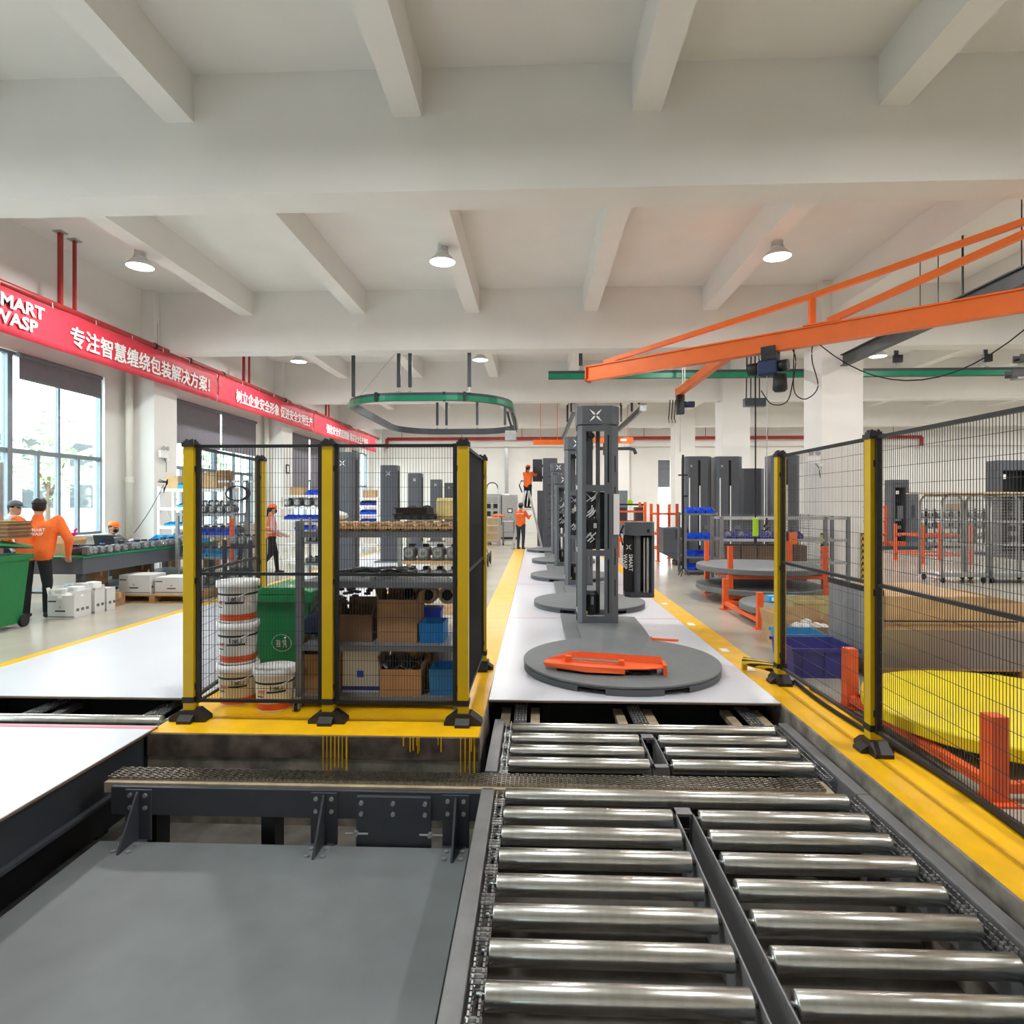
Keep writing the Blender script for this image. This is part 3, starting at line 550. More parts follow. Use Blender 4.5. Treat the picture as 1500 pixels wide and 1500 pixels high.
for i, (x0, x1, z) in enumerate(((583, 640, 0), (585, 630, .05))):
    Y = 4.95; cx = (px(x0, Y) + px(x1, Y)) / 2; wd = px(x1, Y) - px(x0, Y)
    t = thing('plastic_tray', ('black flat tray lying on the corrugated slab', 'black tray stacked upon the lower black tray')[i], 'tray', (cx, Y, zt_ + z)); MB().bx(-wd / 2, wd / 2, -.15, .15, 0, .045).build('body', 'black_plastic', t, False, .008); MB().bx(-wd / 2 - .01, wd / 2 + .01, -.16, .16, .035, .045).build('rim', 'black_plastic', t)
    if i == 0:
        for k in range(5): MB().bx(-wd / 2 + .03 + k * wd / 5, -wd / 2 + .06 + k * wd / 5, -.155, -.15, .01, .03).build('rib', 'grey_dark', t)
t = thing('cream_bale', 'cream foam bale on the rack top beside black trays', 'bale', (px(655, 5.0), 5.0, zt_)); MB().bx(-.075, .075, -.12, .12, 0, .17).build('block', 'bale', t, False, .025); MB().bx(-.08, .08, -.02, .0, .0, .175).build('strap', 'card_light', t)
t = thing('plastic_bag', 'clear plastic bag slumped at the slab end', 'bag', (px(492, 4.8), 4.8, zt_ - .0)); MB().lathe([(.06, 0), (.1, .02), (.09, .05), (.03, .07), (.01, .075)], 14).build('bag', 'bag_white', t, True); MB().lathe([(.012, .07), (.02, .1)], 10).build('knot', 'bag_white', t)
# ---- pails and wheelie bin in the cage
def pail(x, y, z, m, lab, rz=0):
    t = thing('plastic_pail', lab, 'pail', (x, y, z), rz, 'white paint pails in the cage'); t.scale = (1, 1, .9)
    b = MB().lathe([(.123, 0), (.128, .01), (.146, .3), (.146, .315)], 32).build('body', m, t, True)
    MB().lathe([(.158, .3), (.16, .315), (.158, .352), (.14, .354), (.138, .346), (.0, .346)], 32, caps=False).build('lid', 'pail_white', t, True)
    MB().lathe([(.1302, .02), (.1335, .075)], 32, caps=False).build('orange_band', 'pail_orange', t, True); MB().lathe([(.1425, .235), (.1435, .252)], 32, caps=False).build('dark_band', 'black_print', t, True)
    MB().tube([(.15 * math.cos(a), .15 * math.sin(a), .285 - .06 * math.sin(a - .2) ** 2) for a in [.2 - i * .12 for i in range(14)]], .004, 6).build('handle', 'pail_white', t)
    def band(z, a0, a1, h): return MB().add([(.1395 * math.cos(a), .1395 * math.sin(a), zz) for a in [a0 + (a1 - a0) * i / 10 for i in range(11)] for zz in (z, z + h)], [(2 * i, 2 * i + 2, 2 * i + 3, 2 * i + 1) for i in range(10)])
    band(.165, -1.75, -.75, .016).build('label_bar', 'black_print', t)
    for i, s in enumerate('1聚合剂'):
        a = -1.55 + i * .2; text(s, .05 if i else .06, 'black_print', t, (.1425 * math.cos(a) - .012, .1425 * math.sin(a), .188), (PI / 2, 0, a + PI / 2), 'lettering', .001)
    band(.13, -2.35, -1.95, .008).build('label_bar', 'black_print', t); text('水性', .035, 'pail_orange', t, (.143 * math.cos(-2.3), .143 * math.sin(-2.3), .16), (PI / 2, 0, -2.15 + PI / 2), 'lettering', .001)
    return t
p = at(349, 1050, 4.72); q = at(403, 1056, 4.6)
pail(p.x, 4.72, 0, 'pail_cream', 'cream tinted pail at the bottom of the pail stack', .1); pail(p.x, 4.72, .32, 'pail_white', 'white pail in the middle of the pail stack', .0); pail(p.x + .005, 4.71, .64, 'pail_white', 'white pail topmost on the pail stack', -.1)
pail(q.x, 4.6, 0, 'pail_white', 'single white pail standing on the yellow floor before the green bin', .15)
def wheelie(x, y, rz, lab, lid_open):
    t = thing('wheelie_bin', lab, 'bin', (x, y, 0), rz, 'green wheelie bins'); a, b, A, B, H_ = .19, .22, .25, .29, .92
    vs = [(-a, -b, .06), (a, -b, .06), (a, b, .06), (-a, b, .06), (-A, -B, H_), (A, -B, H_), (A, B, H_), (-A, B, H_)]
    vs += [(p_[0] * .93, p_[1] * .93, H_) for p_ in vs[4:8]] + [(p_[0] * .93, p_[1] * .93, .1) for p_ in vs[0:4]]
    MB().add(vs, [(0, 3, 2, 1)] + [(i, (i + 1) % 4, 4 + (i + 1) % 4, 4 + i) for i in range(4)] + [(4 + i, 4 + (i + 1) % 4, 8 + (i + 1) % 4, 8 + i) for i in range(4)] + [(8 + i, 8 + (i + 1) % 4, 12 + (i + 1) % 4, 12 + i) for i in range(4)] + [(12, 13, 14, 15)]).build('body', 'green_bin', t, False, .015)
    MB().bx(-A - .03, A + .03, -B - .03, -B, H_ - .07, H_).bx(-A - .03, -A, -B, B, H_ - .07, H_).bx(A, A + .03, -B, B, H_ - .07, H_).bx(-A - .03, A + .03, B, B + .03, H_ - .07, H_).build('rim', 'green_bin', t, False, .008)
    l = MB().prism([(-.27, 0), (.27, 0), (.26, .03), (.14, .07), (-.14, .07), (-.26, .03)], -B - .03, B + .04, 'Y').build('lid', 'green_bin', t, False, .008); l.location = (0, 0, H_ + (.1 if lid_open else .002)); l.rotation_euler = (-.12 if lid_open else 0, 0, 0)
    MB().cyl((-.2, B + .06, H_ - .03), (.2, B + .06, H_ - .03), .015, 10).build('handle', 'green_bin', t); 
    for s in (-1, 1): MB().cyl((s * .2 - .02, b + .02, .08), (s * .2 + .02, b + .02, .08), .08, 20).build('wheel', 'rubber', t, True)
    em = MB(); R_ = .085; k = 28; tilt = math.atan2(B - b, H_ - .06)
    for i in range(k):
        a0, a1 = 2 * PI * i / k, 2 * PI * (i + 1) / k
        em.add([(r * math.cos(q_), -.004, r * math.sin(q_)) for q_ in (a0, a1) for r in (R_, R_ - .008)], [(0, 2, 3, 1)])
    em.prism([(-.045, -.04), (-.01, -.04), (-.012, .01), (-.043, .01)], -.005, -.003, 'Y').prism([(-.048, .014), (-.01, .014), (-.012, .026), (-.045, .03)], -.005, -.003, 'Y').prism([(.01, -.045), (.02, -.045), (.026, -.015), (.036, -.045), (.046, -.045), (.036, .0), (.04, .03), (.02, .034), (.004, .016), (.0, .006), (.016, .012)], -.005, -.003, 'Y').lathe([(.001, -.012), (.012, 0), (.001, .012)], 10, (.03, -.005, .05))
    e = em.build('recycling_emblem', 'aluminium', t); e.location = (0, -(b + (B - b) * .47) - .006, .46); e.rotation_euler = (tilt, 0, 0)
    return t
p = at(423, 980, 5.15); wheelie(p.x, 5.24, .0, 'green wheelie bin with closed lid behind the single pail', False).scale = (1, .9, .87)
t = thing('caster_trolley', 'steel swivel caster foot under the rack beside the pails', 'caster', (at(437, 1055, 4.6).x + .02, 4.52, 0)); MB().cyl((-.012, 0, .03), (.012, 0, .03), .03, 16).build('wheel', 'rubber', t, True); MB().bx(-.02, -.014, -.02, .02, .02, .09).bx(.014, .02, -.02, .02, .02, .09).bx(-.03, .03, -.03, .03, .09, .1).build('fork', 'galv', t)
# ================================================================ pallet wrapping machines
def turntable(t, R, slots=(-.36, .36), m='disc_grey'):
    N = 96; d = MB(); d.lathe([(R - .012, .054), (R - .012, .062), (R, .062), (R, .076), (R - .004, .08)], N).build('turntable', m, t)
    rim = MB(); inn = MB()
    for i in range(N):
        a0, a1 = 2 * PI * i / N, 2 * PI * (i + 1) / N; am = (a0 + a1) / 2; c, s = math.cos(am), math.sin(am)
        slot = s < 0 and any(abs(c * R - x) < .1 for x in slots)
        P = [(r * math.cos(a), r * math.sin(a), z) for a in (a0, a1) for r in (R - .003, R - .1) for z in (.002, .054)]
        if not slot: rim.add(P, [(0, 4, 5, 1), (1, 5, 7, 3), (2, 3, 7, 6)])
        else: rim.add([(p[0], p[1], max(p[2], .047)) for p in P], [(0, 4, 5, 1), (0, 2, 6, 4)]); inn.add(P, [(2, 3, 7, 6)])
    rim.build('rim', 'disc_rim', t); inn.build('fork_pocket', 'dark_void', t)
def stripmast(t, y, H_, sc=1.0):
    # open-fronted mast: octagonal shell, three openings, cap with emblem; y = front face
    m = t; w0, w1 = -.235, .265; D = .36
    def B(n, mt, *bs, par=None):
        mb = MB()
        for b in bs: mb.bx(*b)
        return mb.build(n, mt, par or m)
    zc = H_ - .24
    zs = [(.1, .84), (.91, 1.63), (1.71, zc - .07)]
    if H_ < 2.4: zs = [(.1, .7), (.78, 1.25), (1.32, zc - .07)]
    B('frame_stile', 'grey_machine', (w0 + .05, w0 + .1, y, y + .04, 0.0, zc)); B('frame_stile', 'grey_machine', (.09, .18, y, y + .05, 0.0, zc))
    for z0, z1 in ((0.0, zs[0][0]), (zs[0][1], zs[1][0]), (zs[1][1], zs[2][0]), (zs[2][1], zc)): B('cross_bar', 'grey_machine', (w0 + .1, .09, y + .002, y + .035, z0, z1))
    MB().prism([(.18, y), (.265, y + .08), (.265, y + D - .05), (.2, y + D), (.19, y + D - .02), (.24, y + D - .06), (.24, y + .09), (.18, y + .02)], 0, zc, 'Z').build('side_cover', 'grey_machine', m)
    MB().prism([(w0 + .05, y), (w0, y + .06), (w0, y + .1), (w0 + .02, y + .1), (w0 + .02, y + .07), (w0 + .05, y + .03)], 0, zc, 'Z').build('side_cover', 'grey_mid', m)
    B('rear_post', 'grey_machine', (w0, w0 + .05, y + D - .06, y + D, 0, zc)); B('back_plate', 'grey_mid', (w0 + .05, -.03, y + D - .03, y + D - .01, zs[1][1], zc)); B('back_plate', 'grey_dark', (w0 + .05, .19, y + D - .03, y + D - .01, .9, zs[1][1]))
    for z in (.12, .88, 1.66, zc - .1): B('side_tie', 'galv' if z < 2 else 'grey_mid', (w0 - .002, w0 + .02, y + .1, y + D - .06, z, z + .05))
    for z0, z1 in ((.14, .8), (.93, 1.6), (1.74, zc - .12)): B('slit', 'dark_void', (.125, .145, y - .002, y + .001, z0, z1))
    for k in range(5): MB().box((.2225, y + .0385, .45 + k * .38), (.006, .012, .2), -.755).build('slit', 'dark_void', m)
    B('guide_rail', 'grey_mid', (.0, .05, y + .16, y + .2, .1, zc)); B('guide_rail', 'grey_dark', (w0 + .06, w0 + .12, y + .16, y + .22, .1, zc))
    # cap
    c = MB().prism([(w0 + .05, y - .015), (.18, y - .015), (.275, y + .075), (.275, y + D), (w0 - .01, y + D), (w0 - .01, y + .05)], zc + .01, H_, 'Z').build('cap', 'grey_machine', m, False, .006)
    xlogo(MB(), .16, (-.02, y - .016, (zc + H_) / 2)).build('emblem', 'white_print', c)
    # drive parts in the openings
    g = MB().bx(-.13, .01, y + .06, y + .2, 1.12, 1.3).build('lift_gearbox', 'motor', m, False, .015); MB().bx(-.04, .0, y + .055, y + .06, 1.18, 1.24).build('rating_plate', 'aluminium', g)
    mo = MB(); mo.lathe([(.05, .1), (.085, .12), (.085, .36), (.075, .38), (.06, .4)], 20, (-.06, y + .13, 0))
    for i in range(14): mo.box((-.06 + .087 * math.cos(i * 2 * PI / 14), y + .13 + .087 * math.sin(i * 2 * PI / 14), .24), (.014, .006, .22), i * 2 * PI / 14)
    mo = mo.build('motor', 'motor', m); MB().bx(-.145, -.115, y + .03, y + .045, .13, .16).build('warning_dot', 'lime', mo); MB().bx(-.07, -.04, y + .036, y + .04, .24, .34).build('rating_plate', 'grey_mid', mo)
    rn = random.Random(int(y * 10 + H_))
    cb = MB()
    for k in range(14):
        z = rn.uniform(.95, 1.6); x = rn.uniform(-.15, -.03); cb.tube([(x, y + .07, z), (x + .05, y + .05 + rn.uniform(0, .04), z + .04), (x + .09 * rn.random(), y + .08, z + .09)], .008, 5)
    cb.build('wire_bundle', 'bag_white', m, False, 0, None, 'stuff')
    B('sensor', 'black_plastic', (-.17, -.1, y + .07, y + .14, zc - .17, zc - .08)); MB().cyl((-.06, y + .06, zc - .12), (-.06, y + .14, zc - .12), .035, 14).build('pulley', 'motor', m)
def carriage(t, x, y):
    c = MB().prism([(x, y - .04), (x + .06, y - .15), (x + .32, y - .15), (x + .36, y - .1), (x + .36, y + .12), (x, y + .12)], 1.08, 1.25, 'Z').build('film_carriage', 'grey_machine', t, False, .006)
    def K(mb, n, m): return mb.build(n, m, c)
    K(MB().prism([(x, y - .04), (x + .06, y - .13), (x + .32, y - .13), (x + .36, y - .1), (x + .36, y + .12), (x, y + .12)], .3, .36, 'Z'), 'base_plate', 'grey_dark')
    K(MB().bx(x + .33, x + .36, y - .1, y + .1, .36, 1.08), 'side_plate', 'grey_machine'); K(MB().bx(x, x + .36, y + .08, y + .11, .36, 1.08), 'back_panel', 'black_plastic')
    K(MB().bx(x, x + .1, y - .05, y - .03, .36, 1.08), 'front_panel', 'black_plastic')
    K(MB().cyl((x + .15, y - .06, .36), (x + .15, y - .06, 1.08), .045, 20), 'film_roll', 'grey_machine')
    for dx, r in ((.24, .012), (.285, .018)): K(MB().cyl((x + dx, y - .06, .36), (x + dx, y - .06, 1.05), r, 14), 'roller', 'aluminium')
    K(MB().bx(x + .26, x + .29, y - .153, y - .15, 1.12, 1.16), 'port', 'dark_void')
    e = xlogo(MB(), .075, (0, 0, 0)).build('emblem', 'white_print', c); e.location = (x + .045, y - .052, .93)
    text('SMART\nWASP', .07, 'white_print', c, (x + .05, y - .052, .84), (PI / 2, PI / 2, 0), 'lettering', .001, .001)
    K(MB().tube([(x - .02, y, .95), (x - .06, y, 1.1), (x - .01, y, 1.2)], .012), 'hose', 'rubber')
def wrapper(x, y, R, H_, my, lab, car=False, mx=-.04):
    t = thing('pallet_wrapper', lab, 'machine', (x, y, .021), 0, 'turntable pallet wrappers in the row')
    turntable(t, R)
    MB().prism([(-.46, R * .72), (.46, R * .72), (.5, my - .15), (.5, my + .55), (-.46, my + .75), (-.46, my)], .002, .05, 'Z').build('base_plate', 'disc_grey', t, False, .004)
    MB().prism([(-.3, R * .9), (.3, R * .9), (.36, my - .02), (-.3, my - .02)], .05, .075, 'Z').build('cover_ramp', 'disc_grey', t)
    n0 = set(t.children)
    stripmast(t, my, H_)
    if car: carriage(t, .38, my + .35)
    for o in t.children:
        if o not in n0: o.location = (mx, 0, .05)
    for dx in (-.2, .2): MB().cyl((mx + dx, my - .04, .05), (mx + dx, my - .04, .075), .022, 8).build('anchor_bolt', 'galv', t)
    return t
w1 = wrapper(.79, 5.8, .905, 2.68, 1.75, 'grey pallet wrapper with orange ramp lying on its turntable', True)
MB().bx(.232, .235, 1.85, 1.99, 1.1, 1.62).build('paper_sheet', 'paper', w1)
p = MB().box((.2, 1.795, 1.4), (.11, .003, .5), .755).build('paper_sheet', 'paper', w1)
wrapper(.8, 9.3, .83, 2.68, 1.75, 'grey pallet wrapper behind the first, bare turntable'); wrapper(.72, 12.75, .83, 2.17, 1.75, 'short grey pallet wrapper, third in the row'); wrapper(.72, 16.15, .83, 2.66, 1.75, 'tall grey pallet wrapper, fourth in the row')
def covermast(t, H_, wd=.46, lou=False):
    a, b = wd / 2, wd * .42
    MB().prism([(-a + .06, -b), (a - .06, -b), (a, -b + .06), (a, b), (-a, b), (-a, -b + .06)], .03, H_, 'Z').build('mast_cover', 'grey_machine', t, False, .01)
    MB().bx(-a - .12, a + .12, -b - .1, b + .15, 0, .03).build('base_plate', 'disc_grey', t)
    if lou:
        for i in range(9): MB().box((0.02, -b - .004, H_ - .35 - i * .29), (wd * .36, .012, .04)).build('louvre', 'grey_dark', t)
    else: xlogo(MB(), .13, (0, -b - .001, H_ - .22)).build('emblem', 'white_print', t)
t = thing('pallet_wrapper', 'grey pallet wrapper being assembled beside the ladder', 'machine', (.55, 19.9, .021), 0, 'turntable pallet wrappers in the row'); turntable(t, .85); n0 = set(t.children); covermast(t, 3.1, .5, True)
for o in t.children:
    if o not in n0: o.location = (-.06, 1.45, 0)
MB().prism([(-.3, .7), (.3, .7), (.35, 1.2), (-.35, 1.2)], .002, .05, 'Z').build('base_plate', 'disc_grey', t)
MB().bx(-.66, -.33, 1.5, 1.56, 2.3, 3.08).build('cover_panel', 'grey_dark', t); MB().bx(-.34, -.28, 1.51, 1.54, 2.4, 2.5).build('hinge', 'black_metal', t); MB().bx(-.34, -.28, 1.51, 1.54, 2.8, 2.9).build('hinge', 'black_metal', t)
MB().bx(-.5, .3, 1.9, 2.0, .03, 2.0).build('cover_panel', 'grey_mid', t)
for i, (x, y, s) in enumerate(((-3.76, 12, 'first in the row'), (-3.85, 16.1, 'second in the row'), (-4.0, 20.3, 'middle of the row'), (-4.07, 25, 'fourth in the row'), (-4.1, 29, 'last in the row'))):
    t = thing('machine_mast', 'grey mast with white X emblem, ' + s, 'mast', (x, y, .021 if y < 22 else 0), 0, 'grey masts in the left aisle'); covermast(t, 2.54)
    MB().bx(.232, .25, -.1, .02, .3, 2.4).build('cable_duct', 'black_plastic', t)
# orange ramp on the first turntable
p = fl(884, 984, .1); t = thing('orange_ramp', 'orange folded steel ramp resting on the first turntable', 'ramp', (p.x, p.y + .02, .102), -.1)
MB().prism([(-.52, -.02), (-.5, .1), (-.2, .16), (.5, .06), (.52, -.06), (.35, -.12), (.18, -.14), (-.15, -.12)], .055, .062, 'Z').build('plate', 'orange_paint', t)
MB().add([(-.5, .1, .062), (-.2, .16, .062), (.5, .06, .062), (.5, .08, .12), (-.2, .18, .12), (-.3, .17, .12)], [(0, 1, 4, 5), (1, 2, 3, 4)]).build('upstand', 'orange_paint', t)
MB().add([(-.52, -.02, .06), (-.15, -.12, .06), (.18, -.14, .06), (.18, -.15, .02), (-.15, -.14, .02), (-.5, -.03, .03)], [(0, 1, 4, 5), (1, 2, 3, 4)]).build('lip', 'orange_paint', t)
MB().cyl((-.3, .05, .085), (.14, -.01, .085), .012, 10).build('hinge_rod', 'steel', t); MB().bx(-.33, -.28, .02, .09, .062, .11).build('hinge_block', 'orange_paint', t); MB().bx(.13, .18, -.04, .03, .062, .1).build('hinge_block', 'orange_paint', t)
MB().bx(.5, .53, -.1, .08, 0, .09).build('end_plate', 'orange_paint', t); MB().bx(-.4, .4, -.05, .08, 0.0, .012).build('underlay', 'black_plastic', t)
for i in range(3): MB().cyl((-.38 + i * .3, -.03, .03), (-.15 + i * .3, -.04, .03), .022, 10).build('roller', 'black_metal', t)
p = fl(972, 941); t = thing('orange_ramp', 'thin orange bar lying behind the first turntable', 'ramp', (p.x, p.y, .021), -.25); MB().bx(-.16, .16, -.02, .02, 0, .02).build('bar', 'orange_paint', t); MB().bx(-.16, -.13, -.04, .04, .0, .03).build('end_lug', 'orange_paint', t)
# ---- tall covered machines beyond the right fence
def slotmast(x, y, H_, wd, lab, rz=0, plain=False):
    t = thing('machine_mast', lab, 'mast', (x, y, 0), rz, 'tall grey machine covers by the pillars'); a = wd / 2
    MB().prism([(-a + .08, -.22), (a - .12, -.22), (a, -.1), (a, .25), (-a, .25), (-a, -.16)], .04, H_, 'Z').build('mast_cover', 'grey_machine', t, False, .01); MB().bx(-a + .02, a - .02, -.28, .3, 0, .04).build('base_plate', 'grey_dark', t)
    if not plain:
        MB().bx(-.03, .03, -.2225, -.219, .3, H_ - .1).build('slot', 'dark_void', t); MB().bx(.0, .03, -.225, -.222, .5, H_ - .75).build('light_strip', 'white_print', t)
        MB().bx(-a + .02 + .06, -a + .11, -.2235, -.219, .7, H_ - .55).build('light_strip', 'white_print', t); xlogo(MB(), .07, (-a + .14, -.2225, H_ - .25)).build('emblem', 'white_print', t)
        MB().bx(a - .22, a - .1, -.26, -.22, .9, 1.0).build('latch', 'grey_mid', t)
    return t
def Xat(x, Y): return at(x, 700, Y).x
slotmast(Xat(1021, 16), 16, 2.76, .68, 'tall grey cover with black slot next to the blue bin shelf'); slotmast(Xat(1065, 16) + .02, 16.05, 2.76, .68, 'tall grey slotted cover in front of the white pillar')
slotmast(Xat(1105, 16.6), 16.9, 2.5, .66, 'shorter plain grey cover between slotted covers', 0, True); slotmast(Xat(1147, 16), 16, 2.78, .74, 'tall grey slotted cover behind the yellow fence post')
# far machines at the back right
def farwrap(x0, x1, ytop, Y, lab):
    p = at(x0, ytop, Y); q = at(x1, ytop, Y); wd = q.x - p.x
    t = thing('pallet_wrapper', lab, 'machine', ((p.x + q.x) / 2, Y, 0), 0, 'wrapping machines by the back wall'); a = wd / 2; H_ = p.z
    MB().bx(-a, -a + .12, -.25, .25, .1, H_ - .3).build('side_cover', 'grey_machine', t); MB().bx(a - .12, a, -.25, .25, .1, H_ - .3).build('side_cover', 'grey_machine', t)
    MB().bx(-a, a, -.26, .26, H_ - .3, H_).build('cap', 'grey_machine', t, False, .02); MB().bx(-a + .12, a - .12, .18, .25, .1, H_ - .3).build('back_plate', 'black_metal', t)
    MB().bx(-a - .3, a + .9, -1.9, .3, 0, .1).build('base_plate', 'grey_dark', t)
    MB().bx(-.1, .12, -.2, .1, H_ * .4, H_ * .6).build('lift_carriage', 'grey_mid', t); MB().bx(-a + .15, -a + .25, -.25, -.2, H_ - .55, H_ - .42).build('sensor', 'white_print', t)
    for k in range(4): MB().bx(-.15, .1, -.1, 0, .3 + k * .3, .42 + k * .3).build('bracket', 'chain_dark', t)
    return t
farwrap(1301, 1326, 703, 24, 'grey wrapping mast against the lit back wall'); farwrap(1453, 1515, 675, 19, 'large grey wrapper with rounded cap behind the wire cage')
t = thing('control_cabinet', 'narrow grey cabinet standing beside the far wrapping mast', 'cabinet', (Xat(1335, 24.5), 24.6, 0)); MB().bx(-.22, .22, -.2, .2, .05, 2.0).build('body', 'grey_mid', t, False, .01); MB().bx(-.06, .06, -.205, -.2, 1.0, 1.5).build('vent', 'grey_dark', t); MB().bx(-.2, .2, -.18, .2, 0, .05).build('plinth', 'black_plastic', t)
# ================================================================ left side: workbench, shelves, cartons
def shelf_unit(x0, x1, y0, y1, levels, top, m, lab, name='shelving_unit', brace=True, m2=None, post=.05):
    t = thing(name, lab, 'shelf', ((x0 + x1) / 2, (y0 + y1) / 2, 0)); a, b = (x1 - x0) / 2, (y1 - y0) / 2; h = post / 2
    for sx in (-1, 1):
        for sy in (-1, 1): MB().bx(sx * a - h, sx * a + h, sy * b - h, sy * b + h, 0, top).build('upright', m, t)
    for z in levels: MB().bx(-a + h, a - h, -b - h, b + h, z - (.06 if m == 'white_print' else .04), z).build('shelf', m2 or m, t)
    if brace:
        for sx in (-1, 1): MB().bar((sx * a, -b, .1), (sx * a, b, top * .5), .02).build('side_brace', m, t); MB().bar((sx * a, -b, top * .95), (sx * a, b, top * .55), .02).build('side_brace', m, t)
        MB().bar((-a, b, .2), (a, b, top * .9), .02).build('back_brace', m, t); MB().bar((-a, b + .02, top * .9), (a, b + .02, .2), .02).build('back_brace', m, t)
    return t
_bin = {}
def bins(x0, x1, n, y, z, m, lab, group, d=.2, h=.11):
    w = (x1 - x0) / n
    for i in range(n):
        key = (round(w, 2), m, d, h)
        if key not in _bin: _bin[key] = crate(x0 + w * (i + .5), y, z, (w * .92, d, h), m, lab, 0, .1, 'parts_bin', True, group)
        else: copy_thing(_bin[key], (x0 + w * (i + .5), y, z), None, lab, group)
_gm = []
def gearmotor(x, y, z, lab, rz=0, m='grey_dark', s=1.0, group=None):
    if not _gm:
        t = thing('gear_motor', lab, 'motor', (x, y, z), rz, group); _gm.append(t)
        b = MB().lathe([(.05, -.13), (.06, -.12), (.06, .06), (.05, .08)], 14)
        o = b.build('motor_body', 'grey_dark', t, True); o.rotation_euler = (PI / 2, 0, 0); o.location = (0, .03, .075)
        f = MB()
        for i in range(12): f.box((.062 * math.cos(i * PI / 6), .062 * math.sin(i * PI / 6), -.02), (.012, .005, .15), i * PI / 6)
        o = f.build('cooling_fins', 'grey_mid', t, False, 0, None, 'stuff'); o.rotation_euler = (PI / 2, 0, 0); o.location = (0, .03, .075)
        MB().bx(-.06, .06, -.16, -.06, 0, .14).build('gearbox', 'grey_mid', t, False, .02); MB().cyl((0, -.2, .08), (0, -.16, .08), .018, 10).build('shaft', 'steel', t); MB().bx(-.03, .03, 0, .08, .135, .165).build('terminal_box', 'black_plastic', t)
        c_ = MB().lathe([(.05, 0), (.05, .012)], 16).build('flange', 'galv', t); c_.rotation_euler = (PI / 2, 0, 0); c_.location = (0, -.16, .08)
        return t
    o = copy_thing(_gm[0], (x, y, z), rz, lab, group)
    if group is None and 'group' in o.keys(): del o['group']
    o.scale = (s, s, s); return o
# ---- workbench
bx0, bx1, by0, by1 = -7.55, -6.4, 8.45, 12.2; ZT = .8
t = thing('workbench', 'long workbench with green top and grey skirt under the windows', 'bench', ((bx0 + bx1) / 2, (by0 + by1) / 2, 0)); a, b = (bx1 - bx0) / 2, (by1 - by0) / 2
MB().bx(-a, a, -b, b, ZT - .03, ZT).build('worktop', 'green_top', t, False, .004); MB().bx(a - .05, a - .02, -b + .02, b - .02, ZT - .25, ZT - .03).build('apron', 'grey_machine', t); MB().bx(-a + .02, a - .05, -b + .02, -b + .05, ZT - .25, ZT - .03).build('apron', 'grey_machine', t)
for y in (-b + .1, -.2, b - .1):
    for x in (-a + .08, a - .1): MB().bx(x - .04, x + .04, y - .04, y + .04, 0, ZT - .03).build('leg', 'grey_dark', t)
MB().bx(-a + .1, a - .15, -b + .15, b - .15, .25, .28).build('lower_shelf', 'grey_mid', t)
rn = random.Random(21)
for i in range(15):
    y = 8.6 + i * .17; x = -6.56 - rn.uniform(0, .06)
    gearmotor(x, y, ZT, 'dark grey gear motor in the row along the bench front', PI / 2 + rn.uniform(-.3, .3), s=rn.uniform(.75, .95), group='gear motors along the bench front')
for i, (x, y, m, lab) in enumerate(((-6.85, 8.9, 'blue_bin', 'blue tape roll upright among bench motors'), (-6.85, 9.5, 'navy_bin', 'navy tape roll on bench beside grey box'), (-6.83, 10.2, 'blue_bin', 'blue tape roll on bench before masked worker'))):
    t = thing('tape_roll', lab, 'tape', (x, y, ZT)); MB().lathe([(.04, 0), (.06, 0), (.06, .13), (.04, .13)], 18).build('tape', m, t, True); MB().lathe([(.038, 0.01), (.04, .12)], 18, caps=False).build('core', 'card_light', t)
t = carton(-6.98, 8.95, ZT, (.28, .3, .16), 'card_light', 'open tan carton on the bench beside the pink bag', .1, True)
t = thing('pink_bag', 'bright pink plastic bag in the bench carton', 'bag', (-7.25, 9.3, ZT)); MB().lathe([(.08, 0), (.13, .06), (.12, .15), (.05, .22), (.09, .3)], 9).build('bag', 'pink_bag', t); MB().tube([(.05, 0, .28), (.1, 0, .36), (.02, .05, .33)], .014).build('handles', 'pink_bag', t)
t = thing('metal_box', 'grey steel box lying tilted on the bench', 'box', (-6.95, 9.75, ZT), .3); MB().bx(-.13, .13, -.12, .12, 0, .2).build('body', 'grey_mid', t, False, .01); o = MB().bx(-.14, .14, -.01, .01, 0, .26).build('lid', 'grey_machine', t); o.location = (0, -.14, .02); o.rotation_euler = (.45, 0, 0)
t = thing('tool_heap', 'heap of dark gloves and tools on the bench', 'tools', (-7.05, 10.6, ZT)); m = MB()
for i in range(26): m.box((rn.uniform(-.2, .2), rn.uniform(-.35, .35), rn.uniform(.01, .08)), (rn.uniform(.05, .15), rn.uniform(.02, .05), .025), rn.uniform(0, 3))
m.build('tools', 'black_metal', t, False, 0, None, 'stuff')
bins(-6.95, -6.4, 3, 11.75, ZT, 'cyan_bin', 'cyan parts bin in a row at the far bench end', 'cyan bins on the bench', .22, .14); bins(-7.5, -6.95, 3, 11.75, ZT, 'cyan_bin', 'cyan parts bin in a row at the far bench end', 'cyan bins on the bench', .22, .14)
